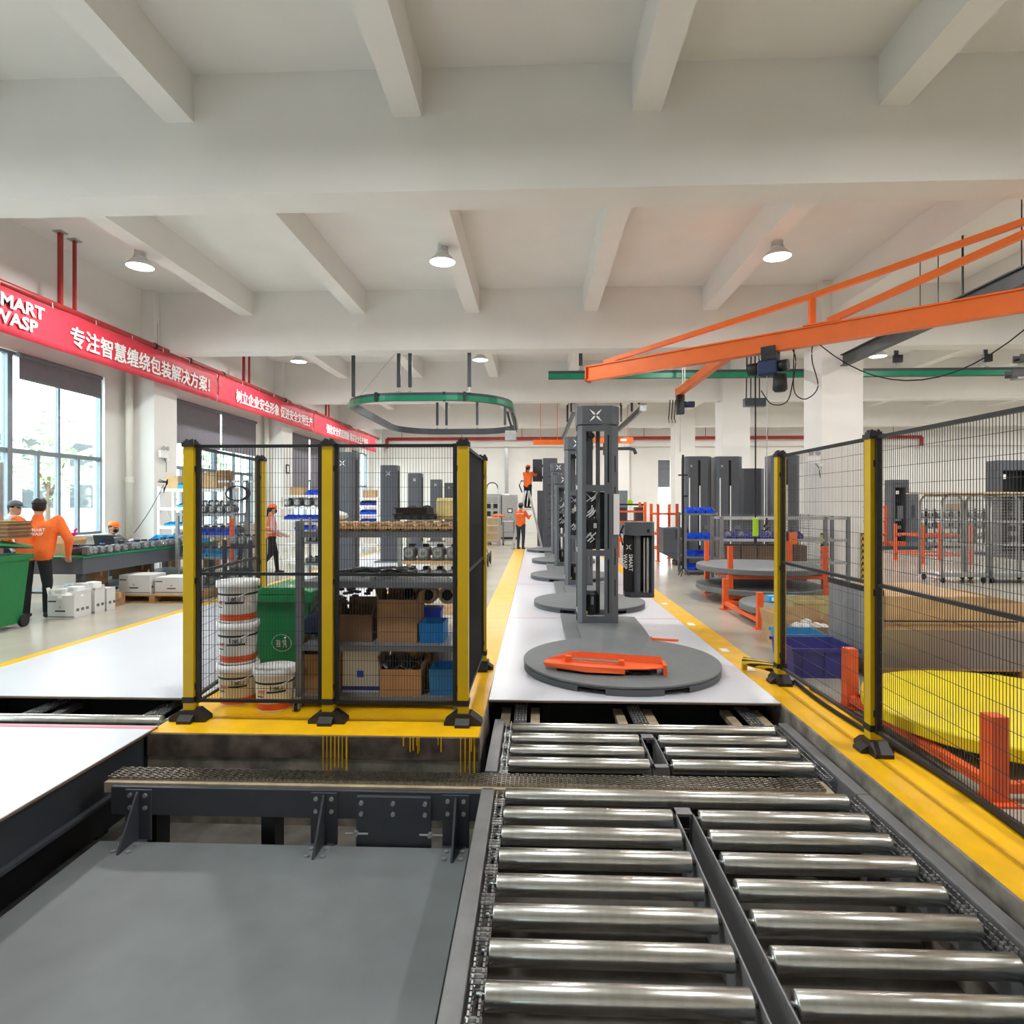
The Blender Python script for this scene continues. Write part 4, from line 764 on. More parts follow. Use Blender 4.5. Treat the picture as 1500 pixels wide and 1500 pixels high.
# ---- cartons on the floor
def white_carton(x, y, d, lab, rz=0, opn=False):
    t = carton(x, y, 0, d, 'card_white', lab, rz, opn, 'white_print' if opn else None, 'white_carton', 'card_white'); a, b, h = d[0] / 2, d[1] / 2, d[2]
    MB().bx(-.08, .06, -b - .002, -b, h * .3, h * .36).build('print_bar', 'black_print', t); xlogo(MB(), .035, (-.01, -b - .001, h * .5)).build('print_mark', 'grey_mid', t); MB().bx(-a + .01, -a + .12, -b - .002, -b, h * .72, h * .78).build('print_bar', 'grey_dark', t); MB().bx(-a, a, -b - .002, -b, .02, .03).build('print_bar', 'grey_dark', t)
    for k in range(3): MB().bx(a, a + .002, -b + .04 + k * .09, -b + .09 + k * .09, h * .3, h * .42).build('print_mark', 'grey_mid', t)
    return t
white_carton(-6.4, 8.2, (.37, .32, .31), 'open white carton of foam blocks nearest the orange jacket worker', 0, True); white_carton(-6.38, 8.5, (.37, .2, .33), 'middle open white carton in the row before the bench', 0, True); white_carton(-6.37, 8.72, (.37, .18, .33), 'last white carton in the row before the bench')
for i, (x, y, z, r) in enumerate(((-6.5, 8.15, .3, .4), (-6.35, 8.25, .32, -.2), (-6.42, 8.47, .34, .3), (-6.3, 8.52, .35, -.4))):
    t = thing('foam_block', 'white foam block heaped on the open white cartons', 'foam', (x, y, z), r, 'foam blocks on the white cartons'); MB().bx(-.09, .09, -.06, .06, 0, .09).build('block', 'white_print', t, False, .008); MB().bx(-.04, .04, -.061, -.05, .03, .07).build('recess', 'card_white', t)
def pallet(x, y, lx, ly, lab, rz=0, z=0):
    t = thing('wooden_pallet', lab, 'pallet', (x, y, z), rz); n = 6
    for i in range(n): MB().bx(-lx / 2, lx / 2, -ly / 2 + i * (ly - .1) / (n - 1), -ly / 2 + .1 + i * (ly - .1) / (n - 1), .11, .13).build('deck_board', 'pallet_wood', t)
    for k in (-1, 0, 1):
        c = k * (lx / 2 - .05); MB().bx(c - .045, c + .045, -ly / 2, ly / 2, .02, .11).build('stringer', 'pallet_wood', t)
    for k in (-1, 0, 1): c = k * (ly / 2 - .05); MB().bx(-lx / 2, lx / 2, c - .045, c + .045, 0, .02).build('bottom_board', 'pallet_wood', t)
    return t
pallet(-5.98, 9.75, 1.25, .8, 'wooden pallet carrying two white cartons beside the workbench')
t = white_carton(-6.3, 9.62, (.5, .42, .3), 'large white carton on the pallet beside worker in mask'); t.location.z = .131
t = white_carton(-5.72, 9.66, (.55, .42, .26), 'low wide white carton on the pallet by the yellow post'); t.location.z = .131
t = carton(-6.9, 9.3, .281, (.3, .3, .22), 'card', 'brown carton standing on the workbench lower shelf'); t = carton(-6.95, 10.3, .281, (.4, .4, .22), 'card_dark', 'dark brown carton on the workbench lower shelf behind pallet'); carton(-6.45, 9.12, 0, (.24, .24, .2), 'card', 'small brown carton beside the pallet corner')
t = thing('water_jug', 'blue water jug on the floor beside worker legs', 'jug', (-6.75, 8.75, 0)); MB().lathe([(.1, 0), (.12, .02), (.12, .22), (.06, .3), (.03, .32)], 18).build('body', 'blue_bin', t, True); MB().lathe([(.032, .32), (.032, .36)], 12).build('cap', 'white_print', t)
t = thing('hazard_roll', 'hazard tape wrapped brace leaning under the bench', 'brace', (-6.55, 9.9, 0)); o = MB().bx(-.03, .03, -.012, .012, 0, .5).build('bar', 'hazard', t); o.rotation_euler = (0, .4, 0); MB().bx(-.06, .06, -.03, .03, 0, .02).build('foot', 'black_metal', t)
# ---- bin and cardboard at the far left
p = fl(16, 932); p.x -= .5; wheelie(p.x, p.y + .3, .12, 'green wheelie bin with lid ajar beside the orange jacket worker', True)
t = thing('cardboard_stack', 'strapped stack of flat brown cardboard on the green bin', 'cardboard', (p.x - .02, p.y + .38, 1.12), .1)
for i in range(14): MB().bx(-.29 + .004 * (i % 3), .29 - .005 * (i % 4), -.2, .2, i * .0155, i * .0155 + .013).build('sheet', 'card_dark' if i % 3 else 'card', t)
MB().bx(.06, .085, -.208, .208, -.002, 14 * .0155 + .004).build('green_strap', 'lime', t); MB().lathe([(.1, .0), (.12, .02), (.05, .04)], 9, (-.12, 0, .218)).build('film_scrap', 'lime', t)
t = shelf_unit(-7.75, -7.12, 7.62, 7.9, (.4, .8, 1.2, 1.55, 1.82), 2.1, 'galv', 'perforated grey steel rack with blue bins at the window', 'shelving_unit', False)
bins(-7.7, -7.15, 3, 7.74, 1.825, 'blue_bin', 'blue bin on the rack beside the grey capped worker', 'blue bins on the window rack', .2, .12); bins(-7.7, -7.15, 3, 7.74, 1.555, 'navy_bin', 'navy bin on the rack beside the grey capped worker', 'blue bins on the window rack', .2, .12); bins(-7.7, -7.15, 3, 7.74, 1.205, 'navy_bin', 'navy bin on the rack beside the grey capped worker', 'blue bins on the window rack', .2, .12)
# ---- white shelving in front of the pillar
Y = 12.25; xa, xb = Xat(233, Y), Xat(330, Y)
shelf_unit(xa, xb, Y, Y + .5, (.2, .68, 1.1, 1.48, 1.86), 1.9, 'white_print', 'white steel shelving with cartons and bins before the wall pillar', 'shelving_unit')
carton(Xat(247, Y), Y + .25, 1.861, (.27, .3, .27), 'card_light', 'tan carton on the white shelving beside emergency light'); bins(Xat(256, Y), Xat(274, Y), 2, Y + .2, 1.861, 'cyan_bin', 'cyan bin on top of the white shelving', 'bins on top of white shelving', .25, .16)
carton(Xat(301, Y), Y + .25, 1.861, (.42, .3, .34), 'card_light', 'pale carton on white shelving seen through the mesh'); carton(Xat(321, Y), Y + .25, 1.861, (.2, .3, .38), 'card', 'narrow brown carton at the end of the white shelving')
bins(Xat(286, Y), Xat(292, Y), 1, Y + .2, 1.861, 'navy_bin', 'navy bin between cartons on the white shelving', 'bins on top of white shelving', .2, .14)
bins(Xat(255, Y), Xat(285, Y), 3, Y + .2, 1.481, 'cyan_bin', 'cyan bin on an upper tier of the white shelving', 'cyan bins in white shelving', .25, .1); bins(Xat(238, Y), Xat(282, Y), 5, Y + .15, 1.101, 'cyan_bin', 'cyan bin on an upper tier of the white shelving', 'cyan bins in white shelving', .25, .08)
for i in range(5): gearmotor(Xat(292 + i * 8.5, Y), Y + .2, 1.481, 'dark gear motor on the white shelving behind the mesh', 0, s=.9, group='gear motors on the white shelving')
for i in range(6): carton(Xat(240 + i * 15, Y), Y + .28, .681 if i % 2 else .201, (.19, .3, .26), ('card_dark', 'card', 'card_light')[i % 3], 'brown carton low in the white shelving', 0, False, None, 'cardboard_box', None, 'cartons low in the white shelving')
# ---- dark parts rack behind the yellow post
Y = 10.5; xa, xb = Xat(260, Y), Xat(341, Y)
shelf_unit(xa, xb, Y, Y + .5, (.12, .62, 1.0, 1.38), 1.4, 'galv', 'grey parts rack filled with grey motors and blue bins', 'shelving_unit', False)
MB().bx(xb - .03, xb + .03, Y - .06, Y - .025, .5, 1.3).build('red_tag_bar', 'orange_paint', None); tag(bpy.data.objects['red_tag_bar'], 'slim orange bar fixed at the end of the parts rack', 'bar')
for z, m, n, g in ((1.0, 'blue_bin', 6, 'blue'), (.62, 'cyan_bin', 6, 'cyan')): bins(xa + .06, xb - .04, n, Y + .14, z + .001, m, g + ' bin in a row on the grey parts rack', g + ' bins on the grey parts rack', .22, .12)
for z in (1.381, .121):
    for i in range(6): gearmotor(xa + .12 + i * .15, Y + .22, z, 'grey gear motor in rows on the grey parts rack', 0, s=.95, group='motors on the grey parts rack')
for k in range(2):
    for i in range(6): gearmotor(xa + .12 + i * .15, Y + .42, (.62, 1.0)[k] + .001, 'grey gear motor in rows on the grey parts rack', 0, s=.95, group='motors on the grey parts rack')
# ---- coil stand with hoses
Y = 11.6; t = thing('hose_stand', 'grey steel stand with black hose coils behind the mesh', 'stand', (Xat(350, Y), Y, 0))
for x in (-.16, .16): MB().bx(x - .025, x + .025, -.02, .02, 0, 2.0).build('upright', 'frame_grey', t)
MB().bx(-.4, .4, -.02, .02, 1.96, 2.0).build('top_bar', 'aluminium', t); MB().bx(-.3, .3, -.25, .25, 0, .04).build('foot', 'frame_grey', t)
for k in range(4):
    MB().tube([(.24 * math.cos(a) * (1 - .05 * k), -.04 - .02 * k, 1.75 + .14 * math.sin(a)) for a in [i * PI / 8 for i in range(17)]], .014, 6).build('hose', 'rubber', t, True)
t = shelf_unit(Xat(340, 10.2) , Xat(377, 10.2), 9.95, 10.5, (.45, .85), .95, 'black_metal', 'low black trolley loaded with grey gearboxes behind the rear post', 'parts_trolley', False)
for i in range(3):
    for z in (.451, .851): gearmotor(Xat(347 + i * 12, 10.2), 10.25, z, 'grey gearbox on the low black trolley', 0, s=1.1, group='gearboxes on the black trolley')
# ---- white shelf beside the walking worker
Y = 15; xa, xb = Xat(412, Y), Xat(468, Y)
shelf_unit(xa, xb, Y, Y + .5, (.15, .55, .9, 1.16, 1.48, 1.77), 1.8, 'white_print', 'white shelving with blue bins beyond the walking worker', 'shelving_unit', False)
carton(Xat(432, Y), Y + .25, 1.771, (.35, .3, .2), 'card_light', 'tan carton on the white shelving beyond the walking worker'); bins(Xat(446, Y), Xat(466, Y), 2, Y + .2, 1.771, 'blue_bin', 'blue bin beside the tan carton on shelf top', 'blue bins beyond the walking worker', .25, .14)
bins(Xat(415, Y), Xat(474, Y), 7, Y + .15, 1.161, 'blue_bin', 'blue bin in the row on white shelving beyond the walking worker', 'blue bins beyond the walking worker', .24, .12); bins(Xat(430, Y), Xat(458, Y), 4, Y + .15, .901, 'blue_bin', 'blue bin in the row on white shelving beyond the walking worker', 'blue bins beyond the walking worker', .24, .12)
for i in range(4): gearmotor(Xat(420 + i * 15, Y), Y + .2, 1.481, 'black and silver motor in white shelving beyond walking worker', 0, s=1.3, group='motors beyond the walking worker')
t = shelf_unit(Xat(444, 12.8), Xat(474, 12.8), 12.7, 13.2, (.3, .75, 1.2), 1.25, 'frame_grey', 'small grey rack of grey motors beside the first mast', 'shelving_unit', False); 
for i in range(3):
    for z in (.301, .751): gearmotor(Xat(450 + i * 9, 12.8), 12.95, z, 'grey motor on the small grey rack', 0, 'galv', .85, 'fittings on the small grey rack')
Y = 20; xa, xb = Xat(525, Y), Xat(553, Y)
shelf_unit(xa, xb, Y, Y + .5, (.2, .55, .9, 1.2, 1.5, 1.75), 1.78, 'white_print', 'white shelving with blue bins between two grey masts', 'shelving_unit', False)
for z, m in ((1.501, 'navy_bin'), (1.201, 'blue_bin'), (.901, 'blue_bin')): bins(xa + .03, xb - .03, 4, Y + .15, z, m, 'blue bin on white shelving between the masts', 'blue bins between the masts', .24, .16)
carton((xa + xb) / 2, Y + .25, 1.751, (.45, .3, .25), 'card_light', 'tan carton atop the shelving between the masts')
t = thing('orange_stand', 'slim orange post stand beside the shelving between masts', 'stand', (xa - .25, Y, 0)); MB().bx(-.06, .06, -.06, .06, .02, 1.6).build('post', 'orange_paint', t); MB().bx(-.2, .2, -.2, .2, 0, .02).build('foot', 'orange_paint', t)
# ---- motor rack right behind the cage
Y = 7.4; xa, xb = Xat(586, Y), Xat(674, Y)
shelf_unit(xa, xb, Y, Y + .5, (.25, .58, .86, 1.18), 1.22, 'galv', 'rack of grey gear motors behind the storage cage', 'shelving_unit', False, 'card_light')
for z, n in ((.861, 4), (.581, 4)):
    for i in range(n): gearmotor(xa + .1 + i * (xb - xa - .2) / (n - 1), Y + .2, z, 'grey gear motor on the rack behind the storage cage', .0, 'galv', 1.15, 'gear motors on the rack behind the cage')
for i, x in enumerate((604, 625)):
    t = thing('fan_motor', 'motor with round black fan grille behind the black trays', 'motor', (Xat(x, Y), Y + .1, 1.358), 0, 'fan motors behind the trays'); o = MB().lathe([(.07, 0), (.085, .02), (.085, .12)], 20).build('body', 'grey_dark', t, True); o.rotation_euler = (PI / 2, 0, 0); o.location = (0, 0, .09); 
    o = MB().lathe([(.045, 0), (.06, 0), (.06, .006), (.045, .006)], 20).build('grille_ring', 'galv', t); o.rotation_euler = (PI / 2, 0, 0); o.location = (0, -.12, .09); MB().bx(-.06, .06, -.1, .02, -.02, .01).build('foot', 'galv', t)
t = thing('motor_crate', 'shallow wooden crate under the fan motors', 'crate', (Xat(615, Y), Y + .1, 1.222)); MB().bx(-.25, .25, -.15, .18, 0, .115).build('body', 'ply', t); MB().bx(-.26, .26, -.165, -.15, .02, .05).build('slat', 'ply', t)
# ================================================================ far end: ladders, cabinets, crates
def ladder(p0, p1, w, n, lab):
    return None
Y = 21.3
t = thing('step_ladder', 'tall aluminium step ladder carrying the upper worker', 'ladder', (Xat(773, Y), Y - .0, 0)); H_ = 2.0
for s in (-1, 1):
    MB().bar((-.55 + 0, s * .28, 0), (-.06, s * .2, H_), .07, .05).build('rail', 'aluminium', t); MB().bar((.5, s * .28, 0), (.04, s * .2, H_), .07, .05).build('rail', 'aluminium', t)
for i in range(6): k = i / 6.5 + .1; MB().box((-.55 + .49 * k, 0, H_ * k), (.09, .5 - .14 * k, .025)).build('step', 'aluminium', t); MB().bar((.5 - .46 * k, -.27 + .07 * k, H_ * k), (.5 - .46 * k, .27 - .07 * k, H_ * k), .025).build('rung', 'aluminium', t)
MB().bx(-.2, .14, -.21, .21, H_ - .66, H_ - .63).build('platform', 'aluminium', t)
MB().tube([(-.2, .2, H_ - .05), (-.3, .2, H_ + .2), (-.22, .2, H_ + .36), (-.12, .2, H_ + .34)], .025).build('grab_rail', 'black_plastic', t)
Y = 22.5; t = thing('platform_ladder', 'white tall ladder with curved black handle by the plywood crate', 'ladder', (Xat(721, Y), Y, 0))
for s in (-1, 1): MB().bx(s * .22 - .02, s * .22 + .02, -.02, .02, 0, 2.15).build('rail', 'aluminium', t); MB().bar((s * .22, .02, 1.6), (s * .24, .42, 0), .04).build('rear_rail', 'aluminium', t)
for i in range(7): MB().bx(-.2, .2, -.05, .03, .2 + i * .27, .23 + i * .27).build('step', 'aluminium', t)
MB().tube([(-.2, 0, 2.1)] + [(-.2 * math.cos(a), 0, 2.15 + .18 * math.sin(a)) for a in [i * PI / 8 for i in range(9)]] + [(.2, 0, 2.1)], .022).build('handle', 'black_plastic', t, True)
Y = 27; t = thing('control_cabinet', 'light grey control cabinet with lit screen by the back wall', 'cabinet', (Xat(747, Y), Y, 0))
MB().bx(-.34, .34, -.2, .3, .1, 1.95).build('body', 'galv', t, False, .01); MB().bx(-.1, .12, -.21, -.2, 1.15, 1.35).build('screen_bezel', 'black_plastic', t); MB().bx(-.06, .08, -.215, -.21, 1.19, 1.31).build('screen', 'white_print', t)
for k in range(4): MB().cyl((-.12 + k * .08, -.22, .95), (-.12 + k * .08, -.2, .95), .02, 10).build('button', ('red_part', 'lime', 'black_plastic', 'yellow_label')[k], t)
MB().bx(-.34, .34, -.18, .3, 0, .1).build('plinth', 'black_plastic', t)
t = thing('control_cabinet', 'grey cabinet with four dark windows behind the white ladder', 'cabinet', (Xat(721, 27.5), 27.6, 0)); MB().bx(-.55, .55, -.2, .3, 0.05, 2.0).build('body', 'galv', t, False, .01); MB().bx(-.5, .5, -.18, .3, 0, .05).build('plinth', 'black_plastic', t)
for x in (-.16, .16):
    for z in (1.35, 1.0): MB().bx(x - .1, x + .1, -.21, -.2, z, z + .25).build('window', 'screen', t)
MB().bx(.4, .6, -.24, -.2, .6, 1.9).build('side_panel', 'grey_dark', t)
Y = 23.3; t = thing('plywood_crate', 'pale plywood crate behind the white ladder', 'crate', (Xat(717, Y), Y, 0)); MB().bx(-.42, .42, -.3, .3, .1, 1.05).build('body', 'ply', t)
for x in (-.36, 0, .36): MB().bx(x - .05, x + .05, -.32, -.3, .1, 1.05).build('batten', 'ply', t); MB().bx(x - .05, x + .05, -.3, .3, 0, .1).build('skid', 'pallet_wood', t)
Y = 23; t = thing('service_trolley', 'small grey tubular trolley between the ladders', 'trolley', (Xat(745, Y), Y, 0))
for x in (-.2, .2):
    for y in (-.18, .18): MB().cyl((x, y, .08), (x, y, .9), .016, 8).build('post', 'frame_grey', t); MB().cyl((x - .015, y, .04), (x + .015, y, .04), .04, 12).build('wheel', 'rubber', t)
for z in (.2, .5): MB().bx(-.2, .2, -.18, .18, z - .015, z).build('tray', 'frame_grey', t)
MB().cyl((-.2, -.18, .9), (.2, -.18, .9), .016, 8).build('handle', 'aluminium', t)
t = thing('yellow_post', 'yellow and black post beside the plywood crate', 'post', (Xat(705.5, 24), 24, 0)); MB().bx(-.07, .07, -.07, .07, 0.02, 1.9).build('post', 'yellow_post', t); MB().bx(-.1, .15, -.1, .1, 1.9, 1.98).build('cap', 'black_plastic', t); MB().bx(-.14, .14, -.14, .14, 0, .02).build('foot', 'black_plastic', t)
for i, (x, y_, c) in enumerate(((709, 795, 'motor'), (713, 786, 'galv'), (708, 802, 'galv'))):
    t = thing('cable_reel', ('black cable reel on the floor beside the cage', 'silver reel on its side beyond the cage', 'small pale reel beside the black reel')[i], 'reel', (Xat(x, 15.2 + i * .6), 15.2 + i * .6, 0)); MB().cyl((-.09, 0, .17), (.09, 0, .17), .12, 18).build('coil', c, t, True)
    for s in (-1, 1): MB().cyl((s * .1 - .01, 0, .17), (s * .1 + .01, 0, .17), .17, 20).build('flange', 'black_plastic', t)
t = thing('dark_bin', 'dark grey box standing on the floor past the cage', 'box', (Xat(706, 12.8), 12.8, 0)); MB().bx(-.09, .09, -.12, .12, 0, .42).build('body', 'grey_dark', t, False, .01); MB().bx(-.1, .1, -.13, .13, .42, .44).build('lid', 'grey_dark', t)
Y = 20.9; t = thing('orange_jack', 'orange pallet jack parked behind the last turntable', 'pallet jack', (Xat(795, Y) + .25, 22.3, 0)); MB().bx(-.3, .3, -.1, .15, .05, .5).build('body', 'orange_paint', t, False, .02); MB().bar((0, 0, .5), (0, -.1, 1.2), .05).build('tiller', 'orange_paint', t); MB().bx(-.28, -.12, .15, 1.1, .05, .11).build('fork', 'orange_paint', t); MB().bx(.12, .28, .15, 1.1, .05, .11).build('fork', 'orange_paint', t)
MB().cyl((-.1, 0, .08), (.1, 0, .08), .08, 14).build('wheel', 'rubber', t)
# ================================================================ right side behind the fence
Y = 13.55; xa, xb = Xat(1004, Y), Xat(1050, Y)
shelf_unit(xa, xb, Y, Y + .6, (.1, .4, .78, 1.34), 1.36, 'frame_grey', 'grey shelving with bright blue bins beside the tall covers', 'shelving_unit', False)
for z, n in ((1.341, 3), (.781, 3), (.401, 3), (.101, 3)): bins(xa + .03, xb - .03, n, Y + .15, z, 'blue_bin', 'bright blue bin on the grey shelving beside the tall covers', 'blue bins on the grey shelving', .26, .13)
for i in range(3): crate(xa + .15 + i * .22, Y + .44, 1.341, (.2, .26, .13), 'blue_bin', 'bright blue bin in the back row on shelf top', 0, .1, 'parts_bin', True, 'blue bins in back row')
# ---- grey tubular cage rack
Y = 12.0; xa, xb = Xat(1057, Y), Xat(1242, Y); W = xb - xa
t = thing('cage_rack', 'long grey tubular cage rack with mesh holding dark parts', 'rack', ((xa + xb) / 2, Y, 0)); a = W / 2
for x in (-a, a, a - .42): MB().bx(x - .03, x + .03, -.03, .03, 0, 1.3).build('post', 'frame_grey', t)
for x in (-a, a): MB().bx(x - .03, x + .03, .6, .66, 0, 1.3).build('post', 'frame_grey', t)
for z in (.42, .85, 1.27): MB().bx(-a + .03, a - .03, -.025, .025, z - .025, z + .025).build('rail', 'galv', t); MB().bx(-a + .03, a - .03, .61, .65, z - .025, z + .025).build('rail', 'galv', t)
for z in (.42, .85): MB().bx(-a + .03, a - .8, .03, .6, z - .02, z).build('shelf', 'frame_grey', t)
m = MB()
for i in range(int((W - .7) / .05)): x = -a + .06 + i * .05; m.bx(x - .003, x + .003, .03, .036, .1, 1.36)
for i in range(25): m.bx(-a + .03, a - .65, .024, .03, .12 + i * .05, .126 + i * .05)
m.build('wire_mesh', 'frame_grey', t, False, 0, None, 'stuff')
rn = random.Random(4)
for i in range(6): gearmotor(xa + .2 + i * .26, Y + .42, .851, 'dark motor inside the grey cage rack', 0, s=1.1, group='dark motors in the cage rack')
for i in range(5): carton(xa + .25 + i * .32, Y + .33, .421, (.3, .4, .32), 'card_dark', 'dark brown carton inside the grey cage rack', 0, False, None, 'cardboard_box', None, 'cartons in the cage rack')
for i in range(5): carton(xa + .25 + i * .32, Y + .33, 0, (.3, .4, .3), 'card_dark', 'dark brown carton under the grey cage rack', 0, False, None, 'cardboard_box', None, 'cartons under the cage rack')
bins(xa + .1, xa + 1.6, 7, Y + .17, 1.0 - .149, 'navy_bin', 'navy bin behind the cage rack mesh', 'navy bins in the cage rack', .2, .16)
t = thing('signal_box', 'amber warning box fixed at the cage rack top', 'box', (Xat(1161, Y - .1), Y - .08, .78)); MB().bx(-.08, .08, -.05, .05, 0, .22).build('body', 'orange_beam', t, False, .015); MB().bx(-.16, -.08, -.04, .04, 0, .22).build('housing', 'black_plastic', t)
# ---- orange stillages with spare turntables
def stillage(x0, x1, y0, y1, ph, rails, lab, name='orange_stillage', pw=.07):
    t = thing(name, lab, 'rack', ((x0 + x1) / 2, (y0 + y1) / 2, 0)); a, b = (x1 - x0) / 2, (y1 - y0) / 2; h = pw / 2
    for sx in (-1, 1):
        for sy in (-1, 1):
            p_ = MB().bx(sx * a - h, sx * a + h, sy * b - h, sy * b + h, .012, ph).build('post', 'orange_paint', t); MB().bx(sx * a - h * 2, sx * a + h * 2, sy * b - h * 2, sy * b + h * 2, 0, .012).build('foot_plate', 'orange_paint', p_)
    for z in rails:
        for s in (-1, 1): MB().bx(-a + h, a - h, s * b - .025, s * b + .025, z - .05, z).build('rail', 'orange_paint', t); MB().bx(s * a - .025, s * a + .025, -b + h, b - h, z - .05, z).build('rail', 'orange_paint', t)
    return t
def spare_disc(x, y, z, R, lab, m='disc_grey', tilt=0):
    t = thing('turntable_disc', lab, 'disc', (x, y, z)); t.rotation_euler = (tilt, 0, 0)
    MB().lathe([(R - .01, 0), (R, .008), (R, .075), (R - .008, .085)], 72).build('disc', m, t); MB().lathe([(.2, -.02), (.2, 0)], 24).build('hub', 'disc_rim' if m == 'disc_grey' else m, t)
stillage(2.98, 4.4, 9.55, 10.85, .9, (.45, .14), 'orange stillage holding two grey discs one above the other'); spare_disc(3.62, 10.2, .473, .96, 'grey spare turntable disc on the upper rails of orange stillage'); spare_disc(3.62, 10.15, .163, .98, 'dark grey spare disc on the lower rails of orange stillage')
stillage(2.78, 4.3, 7.75, 9.15, .45, (.12,), 'low orange stillage holding a single grey disc'); spare_disc(3.6, 8.27, .143, .86, 'grey spare disc with blue packs lying on it')
for i, x in enumerate((3.2, 3.42)): t = thing('tape_pack', 'pale blue tape pack lying on the spare disc', 'tape', (x, 8.4, .229), .3 * i, 'tape packs on the spare disc'); MB().bx(-.08, .08, -.06, .06, 0, .09).build('pack', 'cyan_bin', t, False, .015); MB().bx(-.05, .05, -.061, -.06, .02, .07).build('wrapper', 'white_print', t)
stillage(2.39, 3.95, 3.3, 4.78, .45, (.1,), 'orange stillage carrying the bright yellow disc behind the fence', 'orange_stillage', .085); spare_disc(3.17, 4.2, .122, .89, 'large bright yellow disc on an orange stillage behind the fence', 'yellow_disc')
# ---- crates and cartons behind the fence
crate(2.56, 5.78, 0, (.58, .5, .27), 'navy_bin', 'navy plastic crate on the floor behind the fence post', 0, .12, 'plastic_crate', False, None, 'crate'); crate(2.66, 6.35, 0, (.42, .36, .26), 'cyan_bin', 'cyan plastic crate behind the navy crate', 0, .1, 'plastic_crate', False, None, 'crate')
carton(2.95, 6.95, 0, (.7, .45, .22), 'card_light', 'shallow tan carton filled with white foam bits', .05, True, 'white_print'); t = thing('open_crate', 'cream open-topped box beside the tan carton', 'box', (3.32, 7.5, 0)); MB().bx(-.3, .3, -.2, -.19, 0, .42).bx(-.3, .3, .19, .2, 0, .42).bx(-.3, -.29, -.19, .19, 0, .42).bx(.29, .3, -.19, .19, 0, .42).bx(-.29, .29, -.19, .19, 0, .01).build('shell', 'bale', t); MB().bx(-.31, .31, -.21, -.2, .38, .42).build('rim', 'bale', t)
pl_ = pallet(3.63, 5.92, 1.26, .98, 'wooden pallet under the film wrapped brown cartons')
t = thing('wrapped_cartons', 'film wrapped brown carton load with grey sheet side', 'carton load', (3.63, 5.92, .131)); 
MB().bx(-.62, .62, -.48, .48, 0, .31).build('carton_layer', 'card', t, False, .01); MB().bx(-.61, .25, -.47, .47, .312, .62).build('carton_layer', 'card_light', t, False, .01)
MB().bx(.255, .62, -.47, -.462, .312, .56).bx(.255, .62, .462, .47, .312, .56).bx(.612, .62, -.462, .462, .312, .56).build('open_carton', 'card_light', t)
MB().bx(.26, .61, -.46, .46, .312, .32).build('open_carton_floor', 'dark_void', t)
MB().bx(-.635, -.622, -.485, .485, 0, .66).build('grey_sheet', 'poly_sheet', t); MB().bx(-.645, -.622, -.49, .49, .62, .67).build('sheet_rim', 'black_plastic', t)
MB().bx(-.63, .63, -.49, -.4905, .0, .33).build('film_wrap', 'clear_film', t); MB().bx(-.62, .5, -.492, -.485, .4, .412).build('strap', 'black_plastic', t)
carton(4.75, 6.4, 0, (.5, .5, .45), 'card_white', 'pale bundle of wrapped parts past the carton load')
# ---- hazard guards at the pillar
for x, s in ((5.9, 'inner'), (6.72, 'outer')):
    t = thing('corner_guard', 'black and yellow corner guard at the %s corner of the pillar' % s, 'guard', (x, 12.8, 0)); MB().bx(-.07, .07, -.02, 0, 0, .95).build('plate', 'hazard', t); MB().bx(-.07, -.05, -.0, .04, 0, .95).build('return_plate', 'hazard', t)
# ---- galvanised roll cage and orange frames at the far right
Y = 12.3; xa, xm, xb = Xat(1380, Y), Xat(1452, Y), Xat(1535, Y)
for i, (x0, x1) in enumerate(((xa, xm - .06), (xm, xb))):
    t = thing('roll_cage', ('galvanised roll cage with rounded corners before the lit wall', 'galvanised roll cage standing before the large grey wrapper')[i], 'cage', ((x0 + x1) / 2, Y, 0)); a = (x1 - x0) / 2
    for y in (0, .7):
        MB().tube([(-a, y, .1), (-a, y, 1.6), (-a + .1, y, 1.72), (a - .1, y, 1.72), (a, y, 1.6), (a, y, .1)], .025, 8).build('hoop', 'galv', t, True)
        m = MB()
        for k in range(int(2 * a / .06)): m.bx(-a + .04 + k * .06, -a + .046 + k * .06, y - .003, y + .003, .2, 1.7)
        for k in range(25): m.bx(-a, a, y + .003, y + .008, .2 + k * .06, .205 + k * .06)
        m.build('wire_mesh', 'galv', t, False, 0, None, 'stuff')
    for z in (.18, .75, 1.2): MB().bx(-a, a, -.02, .02, z - .02, z + .02).build('rail', 'galv', t)
    MB().bx(-a, a, 0, .7, .12, .16).build('base', 'galv', t)
    for x in (-a + .05, a - .05):
        for y in (.05, .65): MB().cyl((x - .015, y, .06), (x + .015, y, .06), .06, 14).build('caster', 'rubber', t)
tag(MB().bx(Xat(1360, Y) - .0, Xat(1530, Y), Y - .2, Y + .75, 1.75, 1.775).build('plywood_sheet', 'ply'), 'plywood sheet lying across the top of the roll cages', 'board')
stillage(Xat(1352, 16.2), Xat(1422, 16.2), 16.2, 17.4, 1.0, (.25, .75), 'orange frame stillage standing in front of the lit wall')
stillage(Xat(905, 18), Xat(944, 18), 17.9, 18.8, 1.6, (.5, 1.05, 1.35), 'tall orange stillage beside the first wrapper film carriage')
stillage(Xat(961, 17), Xat(988, 17), 16.7, 17.7, 1.55, (.35, .75, 1.3), 'tall narrow orange stillage in front of the bright doorway')
for i in range(3): t = carton(Xat(912 + i * 12, 18.3), 18.4, 1.051 if i != 1 else .501, (.22, .4, .4), 'grey_dark', 'dark grey metal box in the tall orange stillage', 0, False, None, 'metal_box', 'grey_mid', 'metal boxes in the orange stillage')
